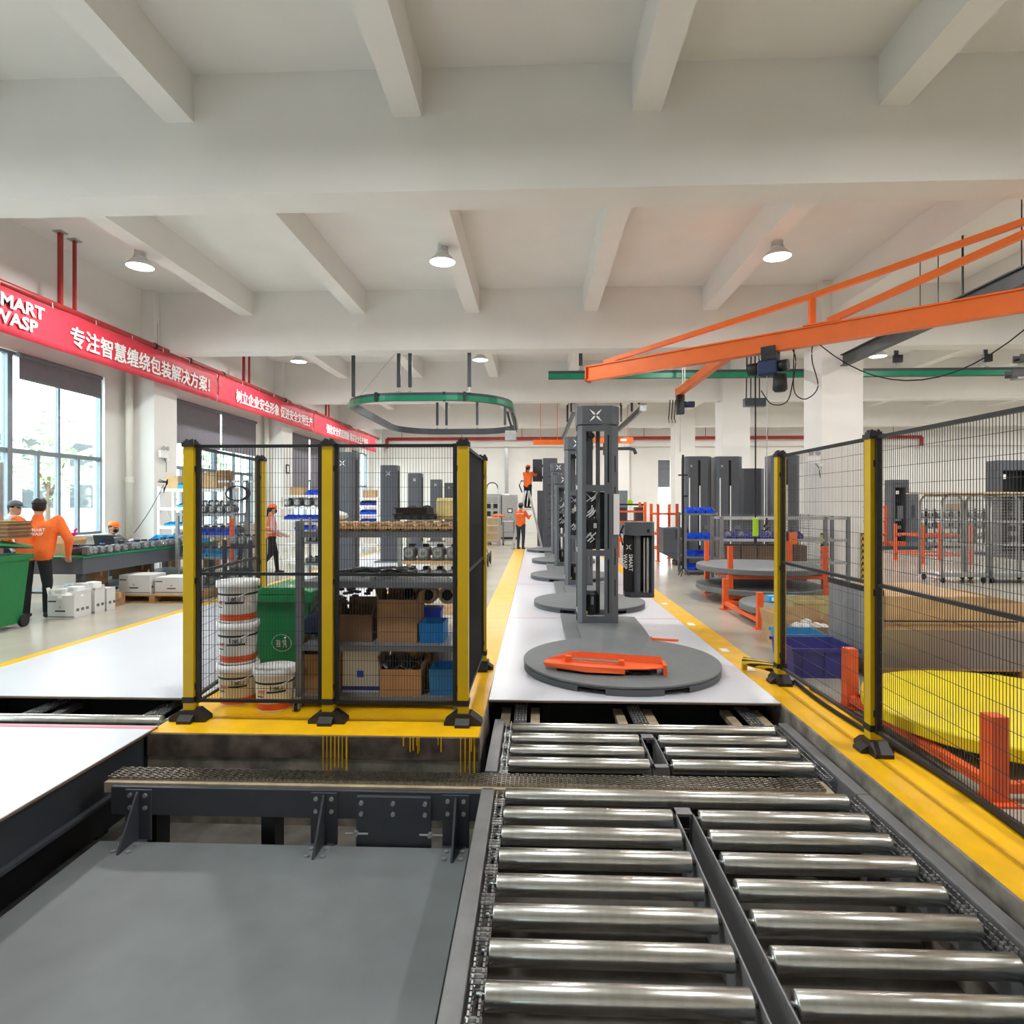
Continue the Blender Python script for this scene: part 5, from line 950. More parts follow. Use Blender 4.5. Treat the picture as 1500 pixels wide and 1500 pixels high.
for i in range(4): gearmotor(Xat(966 + i * 6, 17.2), 17.2, .351 if i % 2 else .751, 'dark motor in the narrow orange stillage', 0, s=1.0, group='motors in the narrow orange stillage')
t = thing('metal_cabinet', 'low grey steel box beside the blue bin shelving', 'cabinet', (Xat(986, 15.8), 15.9, 0)); MB().bx(-.3, .3, -.3, .3, .3, .95).build('body', 'grey_machine', t, False, .02); MB().bx(0, .28, -.305, -.3, .65, .9).build('panel', 'grey_dark', t); MB().prism([(-.3, .3), (.3, .3), (.3, .1), (.1, .1)], -.28, .28, 'Y').build('hopper', 'grey_machine', t); MB().bx(.05, .28, -.25, .25, 0, .1).build('foot', 'black_metal', t)
t = thing('work_table', 'black topped table with small lime box near back wall', 'table', (Xat(922, 20), 20.2, 0)); MB().bx(-.6, .5, -.3, .3, 1.5, 1.55).build('tabletop', 'black_plastic', t)
for x in (-.5, .4):
    for y in (-.25, .25): MB().bx(x - .03, x + .03, y - .03, y + .03, 0, 1.5).build('leg', 'orange_paint', t)
t = thing('lime_box', 'small lime green box on the black table', 'box', (Xat(924, 20), 20.2, 1.551)); MB().bx(-.09, .09, -.08, .08, 0, .1).build('body', 'lime', t, False, .01); MB().bx(-.05, .05, -.04, .04, .1, .13).build('lid', 'lime', t)
# dark rows of parts along the back wall
for i in range(5):
    x0 = Xat(1345 + i * 24, 25); t = shelf_unit(x0, x0 + .62, 25, 25.5, (.2, .6, 1.0, 1.3), 1.35, 'frame_grey', 'grey rack of dark parts standing along the lit back wall', 'shelving_unit', False); t['group'] = 'racks along the back wall'
    for z in (.201, .601, 1.001):
        for k in range(2): gearmotor(x0 + .18 + k * .28, 25.2, z, 'dark motor on the racks along the back wall', 0, s=1.35, group='motors along the back wall')
carton(Xat(1408, 25), 25.25, 1.301, (.6, .35, .25), 'card_light', 'tan carton on top of the racks along the back wall')
t = thing('equipment_skid', 'low dark skid with orange lever by the far mast', 'skid', (Xat(1312, 21.5), 21.5, 0)); MB().bx(-1.0, 1.0, -.3, .3, 0, .12).build('deck', 'grey_dark', t); MB().bx(-.2, .3, -.1, .1, .12, .26).build('orange_cover', 'orange_paint', t); MB().bx(-.9, -.6, -.2, .2, .12, .5).build('crate', 'card', t)
t = stillage(Xat(1276, 22), Xat(1297, 22), 22, 22.7, 1.5, (.5, .95, 1.45), 'narrow orange-topped stand left of the far wrapping mast')
# ================================================================ overhead: pipes, banners, rails, jib cranes
def ob(name, label, cat, mb, m, smooth=False, group=None): return tag(mb.build(name, m, None, smooth), label, cat, group)
t = thing('sprinkler_pipe', 'long red sprinkler pipe on hangers above the banners', 'pipe', (-8.0, 18, 4.86))
MB().cyl((0, -24, 0), (0, 13, 0), .055, 14).build('pipe', 'red_pipe', t, True)
MB().cyl((-.15, -24, .06), (-.15, 13, .06), .04, 10).build('branch_pipe', 'red_pipe', t, True)
for y in (10.2, 16.7, 23.3):
    for dy, r in ((-.16, .03), (.16, .022)): MB().bx(-r, r, y - 18 + dy - r, y - 18 + dy + r, 0, ZC - 4.86).build('drop_hanger', 'red_pipe', t); MB().bx(-.08, .08, y - 18 + dy - .08, y - 18 + dy + .08, ZC - 4.88, ZC - 4.86).build('ceiling_plate', 'galv', t)
for y in (8, 12.6, 13.9, 15.4, 19.3, 22, 26): c_ = MB().lathe([(.07, -.03), (.07, .03)], 14).build('pipe_clamp', 'black_metal', t); c_.rotation_euler = (PI / 2, 0, 0); c_.location = (0, y - 18, 0)
for y in (12.7, 14.0): MB().cyl((.0, y - 18, 0), (0, y - 18, .5), .008, 6).build('rod_hanger', 'galv', t)
def banner(y0, y1, lab):
    t = thing('red_banner', lab, 'banner', (-7.93, (y0 + y1) / 2, 4.1), 0, 'red slogan banners along the window wall'); L = (y1 - y0) / 2; n = int(L * 24); m = MB(); rn = random.Random(int(y0 * 7))
    for i in range(n + 1):
        for j in range(7):
            y = -L + 2 * L * i / n; z = .68 * j / 6; e = min(1, (min(i, n - i)) / 12)
            m.v.append((.004 * math.sin(i * .7) + (1 - e) * .02 * math.sin(j * 2.1 + i), y, z + .012 * math.sin(i * .35) * (j / 6)))
    for i in range(n):
        for j in range(6): k = i * 7 + j; m.f.append((k, k + 7, k + 8, k + 1))
    o = m.build('cloth', 'banner_red', t, True); sd = o.modifiers.new('thickness', 'SOLIDIFY'); sd.thickness = .004; sd.offset = -1
    for k in range(int(L * 2)): MB().tube([(-.004, -L + .3 + k, .66), (-.012, -L + .3 + k, .76)], .006, 5).build('tie', 'white_print', t)
    return t, L
RT = (PI / 2, 0, PI / 2)
t, L = banner(5.5, 15.0, 'red banner with company lettering and long white slogan')
text('SMART', .27, 'white_print', t, (.03, 8.62 - 10.25, .4), RT, 'lettering', .002, .008, 'LEFT', 1.15); text('WASP', .27, 'white_print', t, (.03, 8.62 - 10.25, .15), RT, 'lettering', .002, .008, 'LEFT', 1.15)
c_ = xlogo(MB(), .22, (0, 0, 0)).build('emblem', 'white_print', t); c_.location = (.03, 8.3 - 10.25, .35); c_.rotation_euler = (0, 0, PI / 2)
text('专注智慧缠绕包装解决方案！', .37, 'white_print', t, (.03, 10.12 - 10.25, .17), RT, 'lettering', .002, 0, 'LEFT', .98, 1.0, .012)
t, L = banner(15.05, 21.6, 'red banner with white safety slogan in the middle'); text('树立企业安全形象 促进安全文明生产', .36, 'white_print', t, (.03, 15.9 - 18.325, .17), RT, 'lettering', .002, 0, 'LEFT', .95, 1.0, .012)
t, L = banner(21.65, 30.1, 'red banner with white safety slogan nearest the back wall'); text('强化安全防范措施 落实安全生产责任', .36, 'white_print', t, (.03, 22.9 - 25.875, .17), RT, 'lettering', .002, 0, 'LEFT', .98, 1.0, .012)
# roller blinds
for k, (y0, y1, h, lab) in enumerate(((9.98, 11.95, .42, 'rolled-up grey blind above the window beside the bench'), (14.5, 16.6, 1.05, 'half lowered grey blind over the window behind the yellow post'), (16.65, 18.75, 1.05, 'half lowered grey blind next to the wall pillar'), (21.1, 23.2, 2.6, 'fully lowered grey blind beyond the white shelving'), (23.3, 25.4, 2.6, 'fully lowered grey blind by the far pillar'), (27.8, 29.6, 1.1, 'half lowered grey blind nearest the back wall'))):
    t = thing('roller_blind', lab, 'blind', (-8.68, (y0 + y1) / 2, 4.1)); L = (y1 - y0) / 2
    MB().cyl((0, -L, -.04), (0, L, -.04), .04, 12).build('roller_tube', 'blind', t, True); MB().bx(-.004, .004, -L + .02, L - .02, -h, -.04).build('fabric', 'blind', t); MB().bx(-.012, .012, -L + .02, L - .02, -h - .03, -h).build('bottom_bar', 'win_frame', t)
# drain pipes and emergency lights
for i, y in enumerate((6.05, 12.68, 19.33, 25.98)): t = thing('drain_pipe', 'cream plastic drain pipe beside a window wall pillar', 'pipe', (-8.6, y, 0), 0, 'drain pipes on the window wall'); MB().cyl((0, 0, 0), (0, 0, ZC), .075, 14).build('pipe', 'pvc_pipe', t, True); MB().lathe([(.09, 2.0), (.09, 2.12)], 14).build('coupling', 'pvc_pipe', t)
def elight(x, y, z, rz, lab):
    t = thing('emergency_light', lab, 'lamp', (x, y, z), rz); MB().bx(-.14, .14, -.07, 0, 0, .16).build('case', 'white_print', t, False, .01)
    for s in (-1, 1): o = MB().lathe([(.02, 0), (.05, .05), (.05, .06)], 14).build('spot', 'galv', t, True); o.location = (s * .07, -.04, .21); o.rotation_euler = (PI / 2, 0, 0)
    MB().tube([(.05, -.03, 0), (.12, -.03, -.1), (.15, -.01, -.3)], .006, 5).build('cable', 'black_plastic', t); MB().bx(.1, .18, -.06, 0, -.05, .0).build('socket', 'white_print', t)
elight(-8.16, 13.1, 2.55, PI / 2, 'twin-spot emergency light on the window wall pillar'); p = at(1190, 672, 12.85); elight(p.x, 12.84, p.z - .1, 0, 'twin-spot emergency light on the pillar behind the fence')
p = at(418, 686, 19.5); t = thing('exit_sign', 'small dark wall sign on the far wall pillar', 'sign', (-8.165, 19.9, p.z)); MB().bx(0, .02, -.12, .12, -.15, .15).build('plate', 'black_plastic', t); MB().bx(.02, .022, -.07, .07, -.1, .1).build('face', 'white_print', t)
# red pipe along the back wall
t = thing('sprinkler_pipe', 'dark red pipe running along the back wall under the beam', 'pipe', (0, 32.5, 5.0)); x0, x1 = Xat(567, 32.5), Xat(1350, 32.5)
MB().cyl((x0, 0, 0), (x1, 0, 0), .09, 12).build('pipe', 'red_pipe', t, True); MB().cyl((x0, 0, 0), (x0, 0, -.5), .09, 12).build('elbow_drop', 'red_pipe', t, True); MB().cyl((x1, 0, 0), (x1, 0, -.45), .09, 12).build('elbow_drop', 'red_pipe', t, True)
for k in range(9): MB().cyl((x0 + .8 + k * 3.2, 0, 0), (x0 + .8 + k * 3.2, 0, ZC - 5.0), .015, 6).build('rod_hanger', 'red_pipe', t)
t = thing('conduit', 'white conduit dropping down the back wall', 'conduit', (Xat(742, 32.8), 32.85, 0)); MB().bx(-.09, .09, -.05, .05, .3, 4.55).build('duct', 'galv', t); MB().bx(-.13, .13, -.08, .05, 1.75, 2.1).build('junction_box', 'white_print', t); MB().tube([(0, -.06, 1.75), (.12, -.1, 1.2), (.1, -.06, .5)], .02).build('cable', 'black_plastic', t)
# green conductor rail loop
ZR_ = 3.9
def rail(pts, name, lab, ends=True, closed=False, zz=None):
    t = thing(name, lab, 'rail', (pts[0][0], pts[0][1], zz or ZR_)); o = Vector((pts[0][0], pts[0][1], 0)); P = [Vector((x, y, 0)) - o for x, y in pts]; n = len(P)
    for nm, m, z0, z1, w0, w1 in (('top_channel', 'grey_dark', -.1, .08, -.04, .04), ('rail', 'green_rail', -.095, .015, -.065, -.042)):
        mb = MB()
        for i in range(n):
            q = P[(i + 1) % n] - P[i - 1] if closed else P[min(i + 1, n - 1)] - P[max(i - 1, 0)]; q.normalize(); s = Vector((-q.y, q.x, 0))
            mb.v += [tuple(P[i] + s * w1 + Vector((0, 0, z0))), tuple(P[i] + s * w0 + Vector((0, 0, z0))), tuple(P[i] + s * w0 + Vector((0, 0, z1))), tuple(P[i] + s * w1 + Vector((0, 0, z1)))]
        for i in range(n if closed else n - 1):
            a, b = i * 4, ((i + 1) % n) * 4
            for k in range(4): mb.f.append((a + k, b + k, b + (k + 1) % 4, a + (k + 1) % 4))
        if not closed: mb.f += [(0, 1, 2, 3), (4 * n - 1, 4 * n - 2, 4 * n - 3, 4 * n - 4)]
        mb.build(nm, m, t)
    return t, o
X0, X1, Y0, Y1, r = -4.4, -.6, 13.35, 19.85, 1.35
loop = []
for cx, cy, a0 in ((X1 - r, Y0 + r, -90), (X1 - r, Y1 - r, 0), (X0 + r, Y1 - r, 90), (X0 + r, Y0 + r, 180)):
    for i in range(10): a = math.radians(a0 + i * 10); loop.append((cx + r * math.cos(a), cy + r * math.sin(a)))
t, o = rail(loop, 'rail_loop', 'green and grey oval conductor rail loop hung under the ceiling', True, True)
def hanger(t, o, x, y, z1=ZJ, dbl=False):
    h = MB().bx(-.04, .04, -.02, .02, .2, z1 - ZR_).build('hanger_strap', 'grey_dark', t); h.location = Vector((x, y, 0)) - o
    k = MB().cyl((0, 0, .075), (0, 0, .2), .012, 6).bx(-.05, .05, -.04, .04, .075, .1).build('clamp', 'galv', h)
for x, y in ((-3.0, Y0), (-2.75, Y0), (-1.45, Y0), (-3.2, Y1), (-2.9, Y1), (-1.9, Y1), (-1.0, Y1 - .0)): hanger(t, o, x, y, ZB)
hanger(t, o, -4.35, 14.5, ZC)
for x in (-3.5, -2.0, -1.55): c_ = MB().bx(-.03, .03, -.05, .05, -.11, .09).build('joint_clip', 'black_plastic', t); c_.location = Vector((x, Y0, 0)) - o
c_ = MB().tube([(0, 0, 0), (.05, -.05, -.2), (.16, 0, -.55)], .03).tube([(.12, 0, -.02), (.2, -.02, -.2), (.22, 0, -.5)], .02).build('trolley_arm', 'grey_dark', t); c_.location = Vector((-.7, 15.0, -.1)) - o
c_ = MB().bx(-.15, .12, -.1, .1, -.15, .08).build('trolley_motor', 'galv', t); c_.location = Vector((-.6, 15.0, -.65)) - o
c_ = MB().cyl((-3.1, 13.4, .94), (-4.1, 14.0, .08), .008, 5).build('stay_rod', 'galv', t); c_.location = -o
t, o = rail([(.28, 13.8), (4, 13.8), (10, 13.8), (18, 13.8)], 'conductor_rail', 'straight green conductor rail crossing behind the orange jib crane', True, False, 4.44)
for x in (1.0, 3.0, 5.2, 7.9, 9.8, 12): hanger(t, o, x, 13.8, ZC - .54)
for x in (7.9, 9.8): c_ = MB().bx(-.09, .09, -.1, -.02, .2, .36).build('sensor_box', 'black_plastic', t); c_.location = Vector((x, 13.8, 0)) - o
for x, s in ((1.3, 'nearer the windows'), (3.5, 'nearer the pillars')):
    t, o = rail([(x, 20.3), (x, 24), (x, 26.2 if x > 2 else 30)], 'conductor_rail', 'lengthwise conductor rail above the far turntable row, the one ' + s, True, False, 4.72)
    MB().bx(-.1, .1, -.12, .1, -.12, .11).build('end_joint', 'galv', t)
    for y in (21, 22.6, 25.4): hanger(t, o, x, y, ZC - .82)
# ---- orange jib crane on the pillar
pillar(5.86, 6.7, 6.2, 7.04, 'white square concrete pillar carrying the orange jib crane')
t = thing('jib_crane', 'large orange jib crane with truss stays reaching over the fence', 'crane', (5.86, 6.72, 3.7)); D = Vector((.9 - 5.86, 10.8 - 6.72, 0)); u = D.normalized(); Lj = D.length
def J(s, z): return u * s + Vector((0, 0, z))
MB().bar(J(.12, .0), J(Lj, 0), .14, .02).build('bottom_flange', 'orange_beam', t); MB().bar(J(.12, .12), J(Lj, .12), .06, .22).build('web', 'orange_beam', t); MB().bar(J(.12, .24), J(Lj, .24), .12, .02).build('top_flange', 'orange_beam', t)
MB().bar(J(Lj - .02, .12), J(Lj, .12), .15, .27).build('end_plate', 'orange_paint', t); MB().bar(J(Lj - .02, .0), J(Lj - .0, .0), .18, .05).build('end_stop', 'red_part', t)
MB().bar(J(.12, 1.06), J(2.75, .66), .07).build('tie_bar', 'orange_beam', t); MB().bar(J(2.75, .66), J(Lj - .35, .27), .07).build('tie_bar', 'orange_beam', t); MB().bar(J(.12, .98), J(2.55, .28), .08).build('stay_bar', 'orange_beam', t)
MB().bar(J(2.75, .25), J(2.75, .66), .07).build('strut', 'orange_beam', t); MB().bar(J(2.4, .26), J(2.85, .26), .16, .02).build('gusset', 'orange_beam', t)
MB().cyl((.1 - .2, 0, -.1), (-.1, 0, 1.15), .09, 14).build('pivot_tube', 'orange_beam', t, True); MB().bx(-.14, -.005, -.25, .3, -.2, 1.2).build('wall_bracket', 'orange_beam', t)
hx = J(3.3, 0) + Vector((5.86, 6.72, 3.7))
t = thing('chain_hoist', 'black and blue electric chain hoist under the orange jib', 'hoist', hx, math.atan2(u.y, u.x))
MB().bx(-.1, .1, -.09, .09, -.12, -.03).bx(-.1, .1, -.1, -.085, -.06, .06).bx(-.1, .1, .085, .1, -.06, .06).build('trolley', 'black_metal', t)
MB().bx(-.12, .16, -.1, .1, -.34, -.12).build('body', 'hoist_blue', t, False, .03); MB().cyl((.16, 0, -.22), (.3, 0, -.22), .09, 16).build('motor', 'black_metal', t, True); MB().cyl((-.24, 0, -.22), (-.12, 0, -.22), .08, 16).build('brake_housing', 'black_metal', t, True)
MB().lathe([(.07, -.58), (.1, -.55), (.09, -.34)], 12, (-.13, 0, 0)).build('chain_bag', 'black_plastic', t, True)
MB().cyl((.05, 0, -.34), (.05, 0, -2.35), .007, 6).build('load_chain', 'galv', t); MB().tube([(.05, 0, -2.35), (.05, 0, -2.43), (.09, 0, -2.47), (.06, 0, -2.52), (.02, 0, -2.48)], .014).build('hook', 'black_metal', t)
MB().cyl((.22, -.03, -.3), (.22, -.03, -2.35), .011, 6).build('pendant_cable', 'rubber', t); pb = MB().bx(.185, .255, -.065, .005, -2.62, -2.35).build('pendant', 'lime', t, False, .015); MB().cyl((.22, -.03, -2.72), (.22, -.03, -2.62), .022, 10).build('pendant_base', 'black_plastic', pb)
def sag(p, q, s, n=14): return [Vector(p).lerp(Vector(q), i / n) - Vector((0, 0, s * 4 * (i / n) * (1 - i / n))) for i in range(n + 1)]
A = J(3.0, -.02) + Vector((5.86, 6.72, 3.7)); B = J(2.75, -.02) + Vector((5.86, 6.72, 3.7)); B2 = J(2.65, -.02) + Vector((5.86, 6.72, 3.7)); E_ = J(.35, -.02) + Vector((5.86, 6.72, 3.7))
def smooth_pts(p, k=6):
    p = [Vector(v) for v in p]; out = []
    for i in range(len(p) - 1):
        a, b, c, d = p[max(i - 1, 0)], p[i], p[i + 1], p[min(i + 2, len(p) - 1)]
        for j in range(k): u_ = j / k; out.append(.5 * ((2 * b) + (c - a) * u_ + (2 * a - 5 * b + 4 * c - d) * u_ ** 2 + (3 * b - a - 3 * c + d) * u_ ** 3))
    return out + [p[-1]]
m = MB().tube(smooth_pts([hx + Vector((-.13, 0, -.55)), hx + Vector((0, -.05, -.75)), A + Vector((-.08, 0, -.72)), A + Vector((.0, 0, -.45)), A + Vector((.04, 0, -.15)), A]), .008, 6)
m.tube(smooth_pts([A + Vector((.02, 0, 0)), A + Vector((0, -.02, -.4)), A + Vector((.02, -.04, -.62)), A + Vector((.14, -.1, -.7)), A + Vector((.26, -.18, -.55)), B + Vector((0, 0, -.2)), B]), .008, 6).tube(sag(B2, E_, .62), .008, 6)
tag(m.build('festoon_cable', 'rubber', None, True), 'thin black cable sagging in loops along the orange jib', 'cable')
# short orange beam with second hoist and pole
t = thing('jib_crane', 'short orange beam hung behind the large jib crane', 'crane', (3.15, 11.9, 4.0)); MB().bx(-.06, .06, -2.2, 1.8, -.08, .08).build('beam', 'orange_beam', t); MB().bx(-.07, .07, 1.8, 1.82, -.1, .1).build('end_plate', 'orange_paint', t)
for y in (1.25, 1.45): MB().cyl((0, y, .08), (0, y, ZB - 4.0), .015, 6).build('rod_hanger', 'galv', t)
t = thing('chain_hoist', 'small dark blue hoist on the short orange beam', 'hoist', (3.15, 13.55, 3.92)); MB().bx(-.08, .08, -.08, .08, -.12, 0).build('trolley', 'black_metal', t); MB().bx(-.08, .08, -.08, .08, -.42, -.12).build('body', 'black_metal', t, False, .02); MB().cyl((.08, 0, -.2), (.3, 0, -.2), .07, 14).build('motor', 'hoist_blue', t, True)
MB().cyl((0, 0, -.42), (0, 0, -1.25), .012, 6).build('load_chain', 'galv', t)
for k in range(3): MB().tube([(-.1 - k * .06, 0, -.1), (-.13 - k * .06, 0, -.5), (-.1 - k * .07, 0, -.6)], .012, 5).build('cable_loop', 'rubber', t)
t = thing('lifting_pole', 'black lifting pole hanging from the small hoist to the floor', 'pole', (3.15, 13.3, 0)); MB().cyl((0, 0, .15), (0, 0, 2.6), .025, 8).build('pole', 'black_metal', t); MB().bx(-.1, .1, -.02, .02, 2.15, 2.18).bx(-.02, .1, -.02, .02, 1.7, 1.73).build('lug', 'black_metal', t)
for k in range(3): MB().cyl((0, 0, .2), (.14 * math.cos(k * 2.1), .14 * math.sin(k * 2.1), 0.01), .01, 6).build('foot', 'black_metal', t)
# dark steel runway beam and cable trays
t = thing('steel_beam', 'dark grey steel runway beam hung along the pillar line', 'beam', (6.28, 9.6, 4.36)); MB().bx(-.07, .07, -2.5, 3.2, 0, .02).build('bottom_flange', 'duct_grey', t); MB().bx(-.02, .02, -2.5, 3.2, .02, .22).build('web', 'duct_grey', t); MB().bx(-.07, .07, -2.5, 3.2, .22, .24).build('top_flange', 'duct_grey', t)
for y, r in ((.7, .008), (.25, .008), (-.3, .016), (-1.4, .008)): MB().cyl((0, y, .24), (0, y, 5.5 - 4.36), r, 6).build('rod_hanger', 'black_metal', t)
for i, (y, z, x0) in enumerate(((12.4, 4.32, 9.4), (12.2, 3.98, 9.1))):
    t = thing('cable_tray', ('upper dark grey cable tray ending beyond the pillar', 'lower dark grey cable tray ending beyond the pillar')[i], 'tray', (x0, y, z)); MB().bx(0, 6, -.1, .1, 0, .02).bx(0, 6, -.1, -.08, .02, .14).bx(0, 6, .08, .1, .02, .14).build('tray', 'duct_grey', t)
    for x in (.8, 3, 5): MB().cyl((x, .12, 0), (x, .12, ZC - z), .01, 6).build('rod_hanger', 'galv', t)
    o = MB().bx(.1, .3, -.1, .1, -.04, 0).build('joint', 'galv', t)
# far orange crane bars and duct
p = at(781, 648, 25.5); q = at(829, 648, 25.5); t = thing('jib_crane', 'far orange crane bar hanging before the back wall', 'crane', (p.x, 25.5, p.z)); MB().bx(0, q.x - p.x, -.08, .08, -.1, .1).build('beam', 'orange_beam', t)
for x in (.3, 1.0): MB().cyl((x, 0, .1), (x, 0, ZC - p.z), .012, 6).build('rod_hanger', 'orange_beam', t)
p = at(905, 645, 25.5); t = thing('jib_crane', 'orange crane bar with white plate beyond the first mast', 'crane', (p.x, 25.5, p.z)); MB().bx(-1.2, .62, -.08, .08, -.12, .12).build('beam', 'orange_beam', t); MB().bx(.1, .35, -.085, -.08, -.04, .05).build('name_plate', 'white_print', t)
for x in (-.9, .4): MB().cyl((x, 0, .12), (x, 0, ZC - p.z), .012, 6).build('rod_hanger', 'orange_beam', t)
MB().bx(-.6, -.45, -.1, .1, -.6, -.12).build('hoist', 'black_metal', t)
p = at(905, 657, 27.5); t = thing('air_duct', 'dark grey duct bend near the back wall pillar', 'duct', (p.x, 27.5, p.z)); MB().tube([(-.8, 0, 0), (.5, 0, 0), (.72, 0, -.05), (.8, 0, -.25)], .08, 8).build('duct', 'duct_grey', t, True)
for x in (-.5, .3): MB().cyl((x, 0, .05), (x, 0, ZC - p.z), .01, 6).build('rod_hanger', 'galv', t)
t = thing('cable_chain', 'dark folded cable chain hung beside the hoist', 'cable chain', (at(1105, 560, 17).x, 17, 4.7)); 
for k in range(4): MB().cyl((-.2 + k * .11, 0, 1.0), (-.22 + k * .12, 0, -.3), .018, 5).build('cable', 'rubber', t)
MB().bx(-.28, .28, -.1, .1, -.5, -.28).build('box', 'grey_dark', t); MB().bx(-.3, .3, -.05, .05, .9, ZJ + .5 - 4.7).build('hanger', 'grey_dark', t)
# ================================================================ people
def capsule(mb, p, q, r0, r1, n=12, fx=1.0):
    p, q = Vector(p), Vector(q); d = q - p; L = max(d.length, 1e-4); rot = d.to_track_quat('Z', 'Y'); prof = []
    for i in range(5): a = -PI / 2 + PI / 2 * i / 5; prof.append((max(r0 * math.cos(a), .0005), r0 * math.sin(a)))
    prof += [(r0, 0), (r1, L)]
    for i in range(1, 6): a = PI / 2 * i / 5; prof.append((max(r1 * math.cos(a), .0005), L + r1 * math.sin(a)))
    k = MB().lathe(prof, n); mb.add([p + rot @ Vector(v) for v in k.v], k.f)
def ellipsoid(mb, c, rx, ry, rz, n=16, m=10, R=None):
    pr = [(max(math.sin(PI * i / m), .001), -math.cos(PI * i / m)) for i in range(m + 1)]; k = MB().lathe(pr, n); c = Vector(c)
    mb.add([c + ((R @ Vector((v[0] * rx, v[1] * ry, v[2] * rz))) if R else Vector((v[0] * rx, v[1] * ry, v[2] * rz))) for v in k.v], k.f)
def person(loc, rz, h, lab, J, mats, hat=None, hair=False, mask=False, back=None, vest=False, group=None, bulk=1.0):
    # J overrides joints; local frame faces -Y, x to the person's left
    t = thing('person', lab, 'person', loc, rz, group)
    j = dict(pel=(0, 0, .53), chest=(0, 0, .72), neck=(0, .01, .845), head=(0, -.01, .925), hdir=0.0,
             shL=(.105, 0, .81), elL=(.135, .01, .63), wrL=(.14, -.03, .48), shR=(-.105, 0, .81), elR=(-.135, .01, .63), wrR=(-.14, -.03, .48),
             hpL=(.055, 0, .52), knL=(.06, -.01, .285), anL=(.06, .01, .05), hpR=(-.055, 0, .52), knR=(-.06, -.01, .285), anR=(-.06, .01, .05))
    j.update(J); P = {k: Vector(v) * h for k, v in j.items() if k != 'hdir'}; hd = j['hdir']; s = h / 1.7
    caps = []                                            # (p, q, r0, r1, region)
    def cp(a, b, r0, r1, reg): caps.append((Vector(a), Vector(b), r0 * s, r1 * s, reg))
    for sd in (-1, 1):
        ox = Vector((sd * .075 * s * (1 + (bulk - 1) * 2), 0, 0)); cp(P['pel'] + ox * .9, P['chest'] + ox * 1.15, .105 * bulk, .11 * bulk, 'top'); cp(P['chest'] + ox * 1.2 * bulk, P['shL' if sd > 0 else 'shR'] - Vector((sd * .02 * s, 0, .03 * s)), .1 * bulk, .075 * bulk, 'top')
    cp(P['chest'], P['neck'] - Vector((0, 0, .03 * s)), .1, .075, 'top'); cp(P['neck'] - Vector((0, 0, .02 * s)), P['head'], .052, .05, 'skin')
    for k in 'LR':
        cp(P['sh' + k], P['el' + k], .062 * bulk, .052 * bulk, 'sleeve'); cp(P['el' + k], P['wr' + k], .047 * bulk, .036, 'fore')
        cp(P['pel'] + (P['hp' + k] - P['pel']) * .8, P['hp' + k], .1, .1, 'leg'); cp(P['hp' + k], P['kn' + k], .092, .066, 'leg'); cp(P['kn' + k], P['an' + k] + Vector((0, 0, .02 * s)), .063, .048, 'leg')
        f = Vector((0, -.13 * s, -.045 * s)); cp(P['an' + k] + Vector((0, .03 * s, -.035 * s)), P['an' + k] + f, .038, .036, 'shoe')
        d = (P['wr' + k] - P['el' + k]).normalized(); sid = d.cross(Vector((0, 1, .3))).normalized(); w_ = P['wr' + k]; pm = w_ + d * .085 * s
        cp(w_ + d * .02 * s + sid * .015 * s, pm + sid * .025 * s, .024, .02, 'hand'); cp(w_ + d * .02 * s - sid * .015 * s, pm - sid * .025 * s, .024, .02, 'hand')
        nn = d.cross(sid)
        for i, ln in enumerate((.07, .08, .076, .06)):
            b = pm + sid * (.036 - .024 * i) * s; m_ = b + d * ln * .55 * s + nn * .008 * s; cp(b, m_, .0095, .009, 'hand'); cp(m_, m_ + d * ln * .35 * s + nn * .025 * s, .009, .008, 'hand')
        tb = w_ + d * .03 * s + sid * .03 * s; cp(tb, tb + (d * .5 + sid).normalized() * .05 * s, .012, .011, 'hand'); cp(tb + (d * .5 + sid).normalized() * .05 * s, tb + (d * .5 + sid).normalized() * .05 * s + d * .03 * s, .0105, .009, 'hand')
    mb = MB()
    for p, q, a, b, reg in caps: capsule(mb, p, q, a, b)
    R = Matrix.Rotation(hd, 3, 'Z'); hc = P['head']
    ellipsoid(mb, hc, .074 * s, .09 * s, .112 * s, R=R); ellipsoid(mb, hc + R @ Vector((0, -.035, -.06)) * s, .052 * s, .055 * s, .055 * s, R=R)
    nz = hc + R @ Vector((0, -.093, -.015)) * s; capsule(mb, nz + Vector((0, 0, .03 * s)), nz + R @ Vector((0, -.012, -.012)) * s, .009 * s, .014 * s)
    for sd in (-1, 1): ellipsoid(mb, hc + R @ Vector((sd * .076, .005, -.01)) * s, .012 * s, .022 * s, .032 * s, 10, 8, R)
    me = mb.mesh('body'); o = bpy.data.objects.new('tmp_body', me); C.objects.link(o)
    rm = o.modifiers.new('r', 'REMESH'); rm.mode = 'VOXEL'; rm.voxel_size = .0115; sm = o.modifiers.new('s', 'SMOOTH'); sm.iterations = 3; sm.factor = .5
    dg = bpy.context.evaluated_depsgraph_get(); bm_ = bpy.data.meshes.new_from_object(o.evaluated_get(dg)); bpy.data.objects.remove(o)
    regs = ['skin', 'top', 'sleeve', 'fore', 'leg', 'shoe', 'hand']; bm_.materials.clear()
    for rg in regs: bm_.materials.append(MATS[mats.get(rg, mats['top'] if rg in ('sleeve',) else mats['sleeve'] if rg == 'fore' and 'sleeve' in mats else {'skin': 'skin', 'hand': 'skin', 'shoe': 'shoe', 'fore': mats['top']}.get(rg, 'skin'))])
    pc = [(p, q - p, max((q - p).length_squared, 1e-9), a, b, regs.index(reg)) for p, q, a, b, reg in caps]
